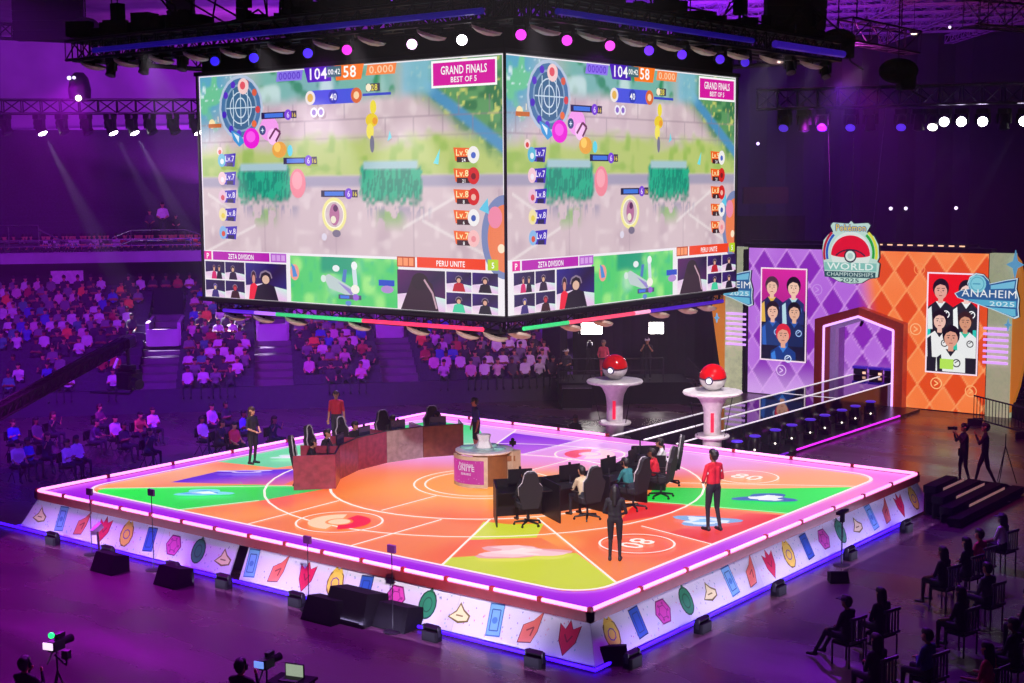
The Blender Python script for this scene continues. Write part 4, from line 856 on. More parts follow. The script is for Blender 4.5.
def pA(a, w, h):
    a.poly([(6, 6), (w-6, 6), (w-6, h-6), (6, h-6)], ['#D8209A', '#E028A8', '#3A1048', '#301050'])
    a.rect(6, h*.45, w-12, h*.55-6, '#141430')
    bust(a, w*.25, h*.2, 1.6, '#F0C0A8', '#4A2A38', '#1A2458', '#E8B848', None, '#5A8AE0'); bust(a, w*.72, h*.2, 1.65, '#F4C8B0', '#180E18', '#24306A', '#B8DCE8', None, '#5A90E8')
    bust(a, w*.28, h*.46, 1.55, '#F0BCA4', '#1A0E14', '#1A3A78', '#2A62C0', None, '#A8C8F8'); bust(a, w*.75, h*.46, 1.55, '#E8B498', '#141018', '#142858', '#2458B0', None, '#A8C8F8'); bust(a, w*.52, h*.71, 1.75, '#E8A890', '#E0243C', '#153C86', '#3A82E0', None, '#D8E8FF')
def pB(a, w, h):
    a.rect(6, 6, w-12, h*.35, '#F01414'); a.rect(6, h*.35, w-12, h*.65-6, '#1A1C22'); a.rect(6, h*.38, 12, h*.3, '#20D0C0'); a.rect(w-22, h*.4, 14, h*.4, '#2AC8B8')
    bust(a, w*.27, h*.17, 1.65, '#E8A898', '#1A1014', '#1E2026', '#E8F0F0', None, '#FFFFFF'); bust(a, w*.76, h*.17, 1.6, '#F8D0C8', '#2A1A18', '#24262E', '#F4F8F8', '#1A181E', '#FFFFFF')
    bust(a, w*.27, h*.47, 1.55, '#F0C0B0', '#1A0E10', '#F0F0F0', '#1C1E24', None, '#1A1A1E'); bust(a, w*.76, h*.47, 1.5, '#D89878', '#3A2018', '#EDEFEF', '#22C8A8', None, '#1A1A1E'); bust(a, w*.5, h*.63, 1.75, '#E0A088', '#140E10', '#EFF2F0', '#22252C', None, '#1A1A20'); a.rect(w*.3, h*.85, w*.26, h*.1, '#B8E858')
poster(-4.87, -2.71, .5, 4.46, 'tall team portrait with magenta background and dark blue shirts on the purple wall', pA)
poster(2.46, 4.56, .52, 4.5, 'tall team portrait with red background and black and white jerseys on the orange wall', pB)
# hanging round sign
sg = thing('championship_sign', 'round championship sign with a half red ball emblem hanging above the arch', 'sign', (-.5, BY-.75, 3.95))
outl = [(-1.12, .3), (-1.2, .95), (-1.25, 1.35), (-1.2, 1.75), (-.98, 2.0), (-.78, 2.1), (-.9, 2.34), (-.8, 2.48), (-.1, 2.44), (0, 2.56), (.12, 2.44), (.74, 2.48), (.84, 2.38), (.68, 2.1), (1.0, 1.95), (1.2, 1.6), (1.24, 1.1), (1.16, .92), (1.26, .85), (1.2, .3), (.8, .22), (.5, .04), (0, 0), (-.5, .08), (-.8, .22)]
b = MB(); b.prism(outl, (0, 0, 0), (1, 0, 0), (0, 0, 1), (0, 1, 0), .12); b.build('sign_board', mat('sign_edge', '#3A6A70', .4), sg)
a = Art((0, -.004, 0), (1, 0, 0), (0, 0, 1), (0, -1, 0), 1, .002)
def nz(p): return [(x, -z) for x, z in p]
a.poly(nz([(x*.985, .02+z*.985) for x, z in outl]), '#C8E8DC')
a.disc(.0, -1.25, .86, '#E8F4EE', .86, 28)
for r, c in ((.98, '#1E5AC8'), (1.1, '#C81838')): a.ring(0, -1.25, r, .1, c, math.radians(165), math.radians(225), 14)
for r, c in ((.93, '#18B030'), (1.06, '#E8E838')): a.ring(0, -1.25, r, .11, c, math.radians(-48), math.radians(12), 14)
a.disc(0, -1.18, .84, '#F01428', .78, 30, a0=PI, a1=2*PI); a.disc(0, -1.18, .84, '#F01428', .12, 20, a0=0, a1=PI)
a.ring(0, -.62, .82, .06, '#1A2430', math.radians(222), math.radians(318), 20, .9); a.disc(0, -1.13, .27, '#1A2430'); a.disc(0, -1.13, .21, '#E8F8F0'); a.disc(0, -1.13, .12, '#B8D8D0')
[a.text('Pok\u00e9mon', dx, -2.14+dy, .38, '#2A60B8', fit=1.3) for dx, dy in ((-.025, 0), (.025, 0), (0, .025), (0, -.025))]; a.text('Pok\u00e9mon', 0, -2.14, .37, '#F8D820', fit=1.28)
a.rect(-1.12, -.86, 2.26, .32, '#8ACCC0'); a.text('WORLD', 0, -.58, .38, '#F4FFFA', fit=2.0, bold=.05); a.rect(-1.1, -.5, 2.2, .24, '#2A5A60'); a.text('CHAMPIONSHIPS', 0, -.31, .23, '#D8F0E8', fit=2.0, bold=.03); a.text('2025', 0, -.08, .22, '#2A5A60', fit=.8, bold=.03)
a.build('sign_face', colmat('sign_print', .85, .4), sg)
b = MB()
for x in (-.9, .9): b.tube((x, .06, 2.3), (x*1.4, .3, 7.2), .015, .015, 5)
b.tube((0, .06, 2.5), (0, .1, 7.2), .015, .015, 5); b.build('suspension_wire', M['chrome'], sg)
# pylons, pennants
pyc = mat('pylon_cream', '#C8CCA4', .5, noise=.3, scale=3, emit=.6, emhex='#B8C09A'); pyo = mat('pylon_orange', '#D8862C', .5, emit=.55, emhex='#D88020')  # boards are no lamps; their brightness is put in as a faint glow
lil = emi('led_bar_lilac', '#D8A0FF', 1.1)
def pylon(x0, x1, s, label):
    "s = side on which the orange wing sits"
    t = thing('backdrop_pylon', label, 'pylon', ((x0+x1)/2, BY+.05, FZ)); w = x1-x0
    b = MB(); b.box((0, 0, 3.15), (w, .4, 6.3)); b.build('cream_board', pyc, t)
    b = MB(); wp = [(0, 0), (0, 6.3), (.18, 6.3), (.62, 4.2), (.1, .0)]; wp = [(0, .2), (0, 6.25), (.2, 6.0), (.7, 3.6), (.3, 1.2)]
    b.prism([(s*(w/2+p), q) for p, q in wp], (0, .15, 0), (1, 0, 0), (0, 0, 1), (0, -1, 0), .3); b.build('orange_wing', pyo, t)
    for k in range(7):
        b = MB(); b.box((-s*.12, -.24, 2.1+k*.22), (.95, .07, .09), bev=0); b.build('light_bar', lil, t)
    b = MB(); b.box((s*.1, .4, 3.0), (.2, .5, 6.0)); b.build('rear_support', blackm, t)
    return t
pylon(-6.55, -5.68, -1, 'cream and orange pylon with lilac light bars at the purple end of the backdrop')
pylon(4.93, 5.85, 1, 'cream and orange pylon with lilac light bars at the orange end of the backdrop')
def pennant(cx, cz, label):
    t = thing('pennant_sign', label, 'sign', (cx, BY-.55, cz))
    o_ = [(-1.32, .02), (-1.1, .14), (-.75, .22), (-.82, .42), (-.74, .68), (-.5, .84), (-.2, .8), (.02, .58), (.05, .45), (.7, .62), (1.12, .7), (1.08, .3), (1.2, -.1), (1.18, -.42), (1.22, -.78), (1.05, -.86), (.2, -.55), (-.75, -.26), (-1.2, -.14)]
    b = MB(); b.prism(o_, (0, 0, 0), (1, 0, 0), (0, 0, 1), (0, 1, 0), .1); sb_ = b.build('sign_board', mat('pennant_edge', '#1E4A7A', .4), t)
    a = Art((0, -.004, 0), (1, 0, 0), (0, 0, 1), (0, -1, 0), 1, .002)
    a.poly(nz([(x*.99, z*.99) for x, z in o_]), '#D8F0FC'); a.poly(nz([(x*.955, z*.93) for x, z in o_]), '#2A64A0')
    a.disc(-.42, -.42, .34, '#8AD8E8'); a.ring(-.42, -.42, .24, .03, '#4AA8C8'); a.line([(-.6, -.42), (-.3, -.42)], .05, '#4AA8C8')
    a.poly(nz([(.1, .38), (1.02, .58), (.98, .3), (.1, .24)]), '#7AC8E8'); a.text('ANAHEIM', .03, .08, .42, '#FFFFFF', fit=2.1, bold=.05)
    a.poly(nz([(-.8, -.18), (1.08, -.18), (1.08, -.42), (-.2, -.4)]), '#5AB8DC'); a.text('2025', .55, .4, .26, '#D8F4FC', fit=.95, bold=.04)
    a.poly(nz([(0, -.45), (1.06, -.48), (1.08, -.74), (.98, -.76)]), '#6AC4E4')
    a.build('sign_face', colmat('sign_print', .85, .4), sb_)
    b = MB(); b.box((.1, .3, 0), (.12, .45, .12)); b.build('mount_arm', blackm, t)
pennant(-6.2, 3.65, 'blue pennant shaped city sign partly behind the right edge of the hanging screen')
pennant(5.05, 3.72, 'blue pennant shaped city sign at the orange end of the backdrop')
for i, (x, z, s) in enumerate(((5.95, 4.9, .55), (5.75, 2.6, .25), (-6.9, 2.2, .22))):
    t = thing('star_sign', 'small light blue four pointed star sign, %s' % ['largest, right of the city pennant', 'below the right city pennant', 'beside the left pylon'][i], 'sign', (x, BY-.3, z))
    p = []; 
    for k in range(8): r_ = s if k % 2 == 0 else s*.35; p.append((r_*.6*math.cos(k*PI/4+PI/2), r_*math.sin(k*PI/4+PI/2)))
    b = MB(); b.prism(p, (0, 0, 0), (1, 0, 0), (0, 0, 1), (0, 1, 0), .08); b.build('star_plate', emi('star_blue', '#6AB8E8', .6), t)
    b = MB(); b.box((0, .2, 0), (.06, .35, .06)); b.build('mount_arm', blackm, t)
# black wing behind the far right end
struct(MB().box((7.9, BY+.8, 2.4), (3.6, .2, 6.8)).build('wall_wing', drape))
# ================================================================ PEDESTALS + BALLS
wp = mat('pedestal_white', '#F0ECEC', .3); 
def pedestal(x, y, label, ballbl):
    t = thing('ball_pedestal', label, 'pedestal', (x, y, FZ))
    b = MB(); b.lathe([(.36, 0), (.30, .05), (.29, 1.2)], n=28); b.build('lower_column', wp, t, smooth=True)
    b = MB(); b.lathe([(.3, 1.2), (.52, 1.22), (.54, 1.27), (.52, 1.31), (.3, 1.33)], n=28); b.build('collar_ring', wp, t, smooth=True)
    b = MB(); b.lathe([(.27, 1.33), (.27, 1.95), (.31, 2.2), (.42, 2.42), (.6, 2.56)], n=28); b.build('flared_column', wp, t, smooth=True)
    b = MB(); b.lathe([(.6, 2.56), (.9, 2.58), (.93, 2.63), (.9, 2.68), (.3, 2.69)], n=32); b.build('round_top', wp, t, smooth=True)
    b = MB(); d = Vector((.55, -.83, 0)).normalized(); s = Vector((d.y*-1, d.x, 0)); c = d*.27+Vector((0, 0, 1.72))-s*.02
    b.box(c, (.1, .03, .6), 0, Matrix.Rotation(math.atan2(s.y, s.x), 3, 'Z')); b.build('red_stripe', emi('stripe_red', '#E8103A', .8), t)
    for aa in (-.2, 2.2, 4.1): MB().tube((.8*math.cos(aa), .8*math.sin(aa), 2.57), (.5*math.cos(aa), .5*math.sin(aa), 1.3), .012, .012, 5).build('stay_cable', blackm, t)
    # ball: red upper half, white lower half, dark band, round button towards the seats
    r = .42; q = thing('display_ball', ballbl, 'ball', (x, y, FZ+2.69+r*.985))
    prof = [(r*math.sin(a), r*math.cos(a)) for a in [PI/2*(i/10) for i in range(11)]]; prof[0] = (.001, r)
    tilt = Matrix.Rotation(.12, 3, Vector((1, .6, 0)))
    b = MB(); b.lathe(prof[::-1][:0]+[(p, z) for p, z in prof][::-1], (0, 0, 0), 32, 0, tilt); b.build('upper_shell', mat('ball_red', '#D80C10', .12), q, smooth=True)
    b = MB(); b.lathe([(p, -z) for p, z in prof], (0, 0, 0), 32, 0, tilt); b.build('lower_shell', mat('ball_white', '#F4F0F0', .15), q, smooth=True)
    b = MB(); b.lathe([(r*.99, -.025), (r*1.012, -.02), (r*1.012, .02), (r*.99, .025)], (0, 0, 0), 32, 0, tilt); b.build('band', mat('ball_band', '#2A2030', .3), q)
    d = tilt @ (Vector((.25, -.97, -.05)).normalized()); qq = d.to_track_quat('Z', 'Y').to_matrix()
    b = MB(); b.lathe([(.13, -.03), (.13, .012), (.1, .03)], d*r*.99, 20, 0, qq); br_ = b.build('button_ring', mat('ball_ring', '#3A3458', .3), q)
    b = MB(); b.lathe([(.085, 0), (.085, .04), (.05, .055)], d*r*.99, 20, 0, qq); b.build('button', emi('button_white', '#F4F0FF', .9), br_)
pedestal(-1.72, 8.9, 'white flared pedestal behind the stage, left of the runway', 'shiny red and white ball on the pedestal left of the runway')
pedestal(2.12, 8.6, 'white flared pedestal behind the stage, right of the runway', 'shiny red and white ball on the pedestal right of the runway')
# runway floor lights
for i, y in enumerate((10.57, 11.77, 13.2, 14.4, 15.8, 16.95, 18.35, 19.5, 20.85)):
    t = thing('runway_light', 'violet topped moving light beside the runway, %s from the stage' % ORD[i], 'stage light', (1.9, y, FZ+.1), 0, 'floor lights beside the runway')
    b = MB(); b.box((0, 0, .08), (.4, .34, .16), bev=.05); b.build('light_base', M['black'], t)
    b = MB(); b.box((-.2, 0, .32), (.05, .14, .34)); b.box((.2, 0, .32), (.05, .14, .34)); b.box((0, 0, .17), (.4, .14, .04)); b.build('yoke', M['dark'], t)
    b = MB(); b.lathe([(.12, -.2), (.17, -.1), (.17, .14), (.12, .2)], (0, 0, .45), 14); b.build('lamp_head', M['black'], t, smooth=True)
    b = MB(); b.lathe([(.17, .2), (.2, .22), (.17, .25), (.05, .27)], (0, 0, .45), 14); b.build('lens', emi('violet_cap', '#4A28C8', .9), t)
    b = MB(); b.ball((.1, -.2, .25), .035, n=6); b.build('status_lamp', lensmat('#FFF8E8', 2.0), t)
for i, x in enumerate((-.95, -.25, .42)):
    t = thing('runway_light', 'blue topped light box at the arch end of the runway, %s of three' % ['left', 'middle', 'right'][i], 'stage light', (x, 26.2, 0.0), 0, 'lights at the arch end of the runway')
    b = MB(); b.box((0, 0, .14), (.5, .35, .24), bev=.05); b.build('housing', M['black'], t)
    b = MB(); b.box((0, -.02, .31), (.58, .36, .09), bev=.04); b.build('blue_lid', emi('blue_lid', '#3418A8', .8), t)
    b = MB(); b.box((.25, -.18, .1), (.14, .02, .1)); b.build('front_lamp', lensmat('#FFC8A8', 1.2), t)
# ================================================================ PEOPLE
def capsule(b, p0, p1, r0, r1, n=10):
    p0, p1 = Vector(p0), Vector(p1); L = max((p1-p0).length, 1e-4); q = (p1-p0).to_track_quat('Z', 'Y').to_matrix() if (p1-p0).length > 1e-4 else Matrix.Identity(3)
    prof = [(max(.0005, r0*math.sin(a)), -r0*math.cos(a)) for a in (0, PI/6, PI/3, PI/2)]+[(max(.0005, r1*math.cos(a)), L+r1*math.sin(a)) for a in (0, PI/6, PI/3, PI/2)]
    b.lathe(prof, p0, n, 0, q)
BODYC = {}
def fuse(prims, voxel, mats, name, parent=None, key=None):
    "one continuous skin over tapered limbs; each face takes the colour of the limb it covers"
    if key and key in BODYC:
        me = BODYC[key]
    else:
        b = MB()
        for p0, p1, r0, r1, mi in prims: capsule(b, p0, p1, r0, r1)
        me0 = bpy.data.meshes.new('tmp'); me0.from_pydata(b.v, [], b.f); ob = bpy.data.objects.new('tmp', me0); COL.objects.link(ob)
        md = ob.modifiers.new('r', 'REMESH'); md.mode = 'VOXEL'; md.voxel_size = voxel
        sm = ob.modifiers.new('s', 'SMOOTH'); sm.factor = .4; sm.iterations = 2
        bpy.context.view_layer.update()
        me = bpy.data.meshes.new_from_object(ob.evaluated_get(bpy.context.evaluated_depsgraph_get()))
        bpy.data.objects.remove(ob); bpy.data.meshes.remove(me0); me.name = name
        nf = len(me.polygons); ce = np.empty(nf*3); me.polygons.foreach_get('center', ce); ce = ce.reshape(-1, 3)
        best = np.full(nf, 1e9); idx = np.zeros(nf, int)
        for p0, p1, r0, r1, mi in prims:
            a, c = np.array(p0, float), np.array(p1, float); d = c-a; t = np.clip(((ce-a)@d)/max(d@d, 1e-9), 0, 1)
            ds = np.linalg.norm(ce-(a+t[:, None]*d), axis=1)-(r0+(r1-r0)*t); m = ds < best; best[m] = ds[m]; idx[m] = mi
        me.materials.clear()
        for m in mats: me.materials.append(m)
        me.polygons.foreach_set('material_index', idx.astype(np.int32)); me.polygons.foreach_set('use_smooth', np.ones(nf, bool))
        if key: BODYC[key] = me
    o = bpy.data.objects.new(name, me); COL.objects.link(o)
    if parent is not None: o.parent = parent
    return o
ARMS = {'down': ((.05, -.02, -.29), (.02, .07, -.25)), 'folded': ((.07, .05, -.27), (-.24, .17, .05)), 'back': ((.09, -.1, -.26), (-.16, -.11, -.16)), 'front': ((.08, .02, -.28), (-.15, .19, -.09)),
        'desk': ((.05, .12, -.25), (-.05, .26, .0)), 'lap': ((.05, .08, -.27), (-.06, .24, -.08)), 'camera': ((.07, .16, -.2), (-.12, .1, .22)), 'up': ((.08, .15, -.15), (-.06, .1, .24)), 'point': ((.06, .05, -.28), (.0, .25, -.02)), 'clap': ((.06, .1, -.26), (-.17, .2, .1))}
def skel(kind, arms='down', lean=0., sc=1, turn=0, legs=.0):
    J = {}
    if kind == 'stand':
        J = dict(pel=(0, 0, .96), wai=(0, lean*.3, 1.12), che=(0, lean*.7, 1.3), nek=(0, lean, 1.46), hed=(0, lean*1.15+.01, 1.6))
        for s, k in ((-1, 'L'), (1, 'R')):
            st = legs*s
            J['hip'+k] = (.095*s, 0, .92); J['kne'+k] = (.1*s+.0, .03+st*.45, .5); J['ank'+k] = (.11*s, -.03+st, .09); J['toe'+k] = (.13*s, .13+st, .045); J['sho'+k] = (.17*s, lean*.9, 1.385)
    else:
        J = dict(pel=(0, 0, .56), wai=(0, .01+lean*.4, .72), che=(0, .0+lean, .9), nek=(0, lean*1.3, 1.06), hed=(0, .03+lean*1.5, 1.2))
        for s, k in ((-1, 'L'), (1, 'R')):
            J['hip'+k] = (.1*s, .02, .54); J['kne'+k] = (.15*s, .43, .56); J['ank'+k] = (.14*s, .45+legs, .12); J['toe'+k] = (.16*s, .61+legs, .055); J['sho'+k] = (.17*s, lean*1.2, .995)
    for s, k in ((-1, 'L'), (1, 'R')):
        am = ARMS[arms[0 if k == 'L' else 1] if isinstance(arms, (tuple, list)) else arms]
        sh = Vector(J['sho'+k]); el = sh+Vector((am[0][0]*s, am[0][1], am[0][2])); wr = el+Vector((am[1][0]*s, am[1][1], am[1][2])); J['elb'+k] = el; J['wri'+k] = wr
    return {k: Vector(v)*sc for k, v in J.items()}
def prims_for(J, sc, SK=0, SH=1, PA=2, SO_=3, sleeve=1, fingers=True, shorts=False, girl=False):
    P_ = []; a = lambda p, q, r, s, m: P_.append((tuple(p), tuple(q), r*sc, s*sc, m))
    w = .9 if girl else 1
    for s in (-1, 1):
        o = Vector((.055*s*sc, 0, 0)); a(J['pel']+o, J['wai']+o, .105, .095*w, PA if True else SH); a(J['wai']+o, J['che']+o*1.2, .1*w, .105*w, SH); a(J['wai']+o-Vector((0, 0, .06*sc)), J['wai']+o, .108, .1*w, SH)
    a(J['shoL']*.75+J['che']*.25, J['shoR']*.75+J['che']*.25, .07, .07, SH); a(J['che'], J['nek'], .09, .05, SH)
    for k in 'LR': a(J['nek']-Vector((0, 0, .03*sc)), J['sho'+k], .05, .055, SH)
    a(J['nek'], J['hed']-Vector((0, 0, .05*sc)), .05, .048, SK)
    h = J['hed']; a(h+Vector((0, .03, -.055))*sc, h+Vector((0, -.005, .035))*sc, .062, .092, SK); a(h+Vector((0, .1, -.005))*sc, h+Vector((0, .115, -.025))*sc, .012, .014, SK); a(h+Vector((0, .07, -.085))*sc, h+Vector((0, .06, -.08))*sc, .03, .03, SK)
    for s in (-1, 1): a(h+Vector((.09*s, 0, .0))*sc, h+Vector((.092*s, -.01, .025))*sc, .016, .02, SK)
    for k, s in (('L', -1), ('R', 1)):
        a(J['sho'+k], J['elb'+k], .053*w, .042*w, SH); e, wr = J['elb'+k], J['wri'+k]
        a(e, wr, .04*w, .027, SH if sleeve > 1 else SK)
        d = (wr-e).normalized(); up = d.cross(Vector((s, 0, 0))); up = up.normalized() if up.length > .1 else Vector((0, 1, 0)); sd = d.cross(up).normalized()
        pm = wr+d*.07*sc; a(wr+d*.015*sc, pm, .026, .03, SK)
        if fingers:
            for i, (off, ln) in enumerate(((-.03, .065), (-.01, .078), (.011, .072), (.031, .055))):
                k0 = pm+sd*off*sc+d*.02*sc; k1 = k0+(d*.8+up*.25)*ln*.55*sc; k2 = k1+(d*.45+up*.7)*ln*.5*sc; a(k0, k1, .0095, .009, SK); a(k1, k2, .009, .008, SK)
            t0 = wr+d*.03*sc-sd*.028*sc; t1 = t0+(d*.5-sd*.75)*.04*sc; a(t0, t1, .012, .01, SK); a(t1, t1+(d*.8+up*.3)*.03*sc, .01, .009, SK)
        a(J['hip'+k], J['kne'+k], .088, .058, PA); a(J['kne'+k], J['ank'+k], .052, .036, SK if shorts else PA)
        a(J['ank'+k]+Vector((0, -.03, -.04))*sc, J['toe'+k], .042, .036, SO_); a(J['ank'+k], J['ank'+k]+Vector((0, 0, -.03))*sc, .042, .044, SO_)
    return P_
def person(name, label, loc, rz, kind='stand', arms='down', lean=0., sc=1, mats=None, hair='short', hm=None, voxel=.0125, sleeve=1, shorts=False, girl=False, group=None, legs=0., cap_=None, headset=False, cat='person', key=None, lite=False):
    t = thing(name, label, cat, loc, rz, group); J = skel(kind, arms, lean, sc, 0, legs)
    mats = mats or [M['skin'], M['blackcloth'], M['jeans'], M['shoe']]
    o = fuse(prims_for(J, sc, sleeve=sleeve, shorts=shorts, girl=girl, fingers=not lite), voxel, mats, 'body', t, key)
    h = J['hed']; hp = []; a = lambda p, q, r, s: hp.append((tuple(h+Vector(p)*sc), tuple(h+Vector(q)*sc), r*sc, s*sc, 0))
    a((0, -.03, .045), (0, .02, .07), .098, .085); a((0, -.05, .02), (0, -.05, -.03), .09, .07)
    if hair == 'long': a((0, -.06, .0), (0, -.1, -.28), .085, .06); a((-.06, -.02, 0), (-.08, -.04, -.18), .05, .035); a((.06, -.02, 0), (.08, -.04, -.18), .05, .035)
    if hair == 'bun': a((0, -.12, .08), (0, -.13, .09), .05, .05)
    if hair != 'none': fuse(hp, voxel*1.1, [hm or M['hair']], 'hair', t, (key+'h') if key else None)
    if cap_: 
        b = MB(); b.lathe([(.105*sc, .03*sc), (.1*sc, .09*sc), (.06*sc, .125*sc), (.01, .13*sc)], h, 14); b.box(h+Vector((0, .13, .045))*sc, (.15*sc, .12*sc, .015*sc)); b.build('cap', cap_, t, smooth=True)
    if headset:
        b = MB(); pts = [h+Vector((.105*math.cos(a_), 0, .01+.125*math.sin(a_)))*sc for a_ in np.linspace(0, PI, 9)]; b.path(pts, .012*sc, 5); b.box(h+Vector((.105, 0, 0))*sc, (.03, .06, .075), bev=.01); b.box(h+Vector((-.105, 0, 0))*sc, (.03, .06, .075), bev=.01); b.build('headset', M['blackm'], t)
    if not lite:
        b = MB()
        for s in (-1, 1): b.ball(h+Vector((.033*s, .083, .008))*sc, .011*sc, n=6)
        b.build('eyes', M['eye'], t); b = MB(); b.box(h+Vector((0, .093, -.052))*sc, (.045*sc, .012, .01)); b.build('mouth', M['lip'], t)
    return t
def face(dx, dy): return math.atan2(-dx, dy)       # rotation so that local +Y looks along (dx,dy)
S1, S2 = M['skin'], M['skin2']
person('person', 'person in black with long dark hair standing near the front stage corner', (7.36, -4.6, 0), face(-.5, .86), arms='front', sc=.965, mats=[S1, M['blackcloth'], M['blackcloth'], M['shoe']], hair='long', sleeve=2, girl=True, headset=True)
t = person('person', 'person in red shirt and black trousers standing with hands in front on the right of the stage', (7.72, -1.03, 0), face(-.9, .35), arms='front', sc=1.12, mats=[S2, M['redcloth'], M['jeans'], M['shoe']], legs=-.06)
person('person', 'person in black polo and black trousers standing at the left end of the stage, hands clasped', (-7.13, -1.97, 0), face(.95, .1), arms='front', sc=.98, mats=[S1, M['blackcloth'], M['blackcloth'], M['shoe']], hair='long', girl=True, hm=M['hairb'])
person('person', 'bearded person in red shirt standing behind the left team desks', (-7.09, 1.45, 0), face(.6, -.7), arms='down', sc=1.02, mats=[S1, M['redcloth'], M['jeans'], M['shoe']], headset=True, hm=M['hairb'])
person('person', 'person in dark blue shirt and black shorts standing behind the round centre podium', (-2.75, 3.0, 0), face(-.5, -.85), arms='down', lean=.03, sc=1.0, mats=[S1, M['bluecloth'], M['jeans'], M['shoe']], shorts=True, headset=True)
for dx, dz in ((.2, 1.42), (-.2, 1.4)): MB().ball((dx, -.02, dz), .05, 0, 8, (.35, .8, .7)).build('sleeve_print', M['whitecloth'], t)
def chest_print(x, y, z, rz, w, h, label=None): pass
# ================================================================ GAMING CHAIRS AND DESKS
def chair_proto():
    t = thing('gaming_chair', 'x', 'chair')
    b = MB()
    for k in range(5):
        a = 2*PI*k/5+.3; e = Vector((.33*math.cos(a), .33*math.sin(a), .075)); b.tube((0, 0, .12), e, .035, .022, 6); b.tube(e-Vector((0, 0, .075))+Vector((-.02*math.sin(a), .02*math.cos(a), .03)), e-Vector((0, 0, .075))+Vector((.02*math.sin(a), -.02*math.cos(a), .03)), .03, .03, 8)
    b.build('star_base', M['black'], t)
    b = MB(); b.tube((0, 0, .1), (0, 0, .42), .028, .028, 8); b.box((0, 0, .41), (.28, .3, .05)); b.build('gas_lift', M['dark'], t)
    b = MB(); b.box((0, .03, .48), (.5, .5, .1), bev=.08); b.box((-.24, .03, .52), (.07, .46, .1), bev=.03); b.box((.24, .03, .52), (.07, .46, .1), bev=.03); b.build('seat', M['blackcloth'], t)
    R = Matrix.Rotation(.16, 3, 'X'); pl = [(-.2, 0), (-.27, .3), (-.29, .52), (-.2, .62), (-.15, .84), (-.08, .9), (.08, .9), (.15, .84), (.2, .62), (.29, .52), (.27, .3), (.2, 0)]
    b = MB(); b.prism(pl, R @ Vector((0, -.19, 0))+Vector((0, 0, .5)), (1, 0, 0), R @ Vector((0, 0, 1)), R @ Vector((0, -1, 0)), .09); bk_ = b.build('backrest', M['blackcloth'], t)
    b = MB(); q = [R @ Vector((x*.97, -.17, z))+Vector((0, 0, .5)) for x, z in pl[1:11]]; b.path(q, .018, 5); b.build('white_piping', mat('piping_grey', '#A8A2AC', .5), bk_)
    b = MB(); b.box(R @ Vector((0, -.16, .74))+Vector((0, 0, .5)), (.22, .05, .12), 0, R, bev=.04); b.build('headrest_cushion', M['dark'], t)
    for s in (-1, 1):
        b = MB(); b.tube((.27*s, 0, .46), (.31*s, 0, .68), .02, .02, 6); b.box((.31*s, .05, .7), (.08, .27, .035), bev=.03); b.build('armrest', M['black'], t)
    return t
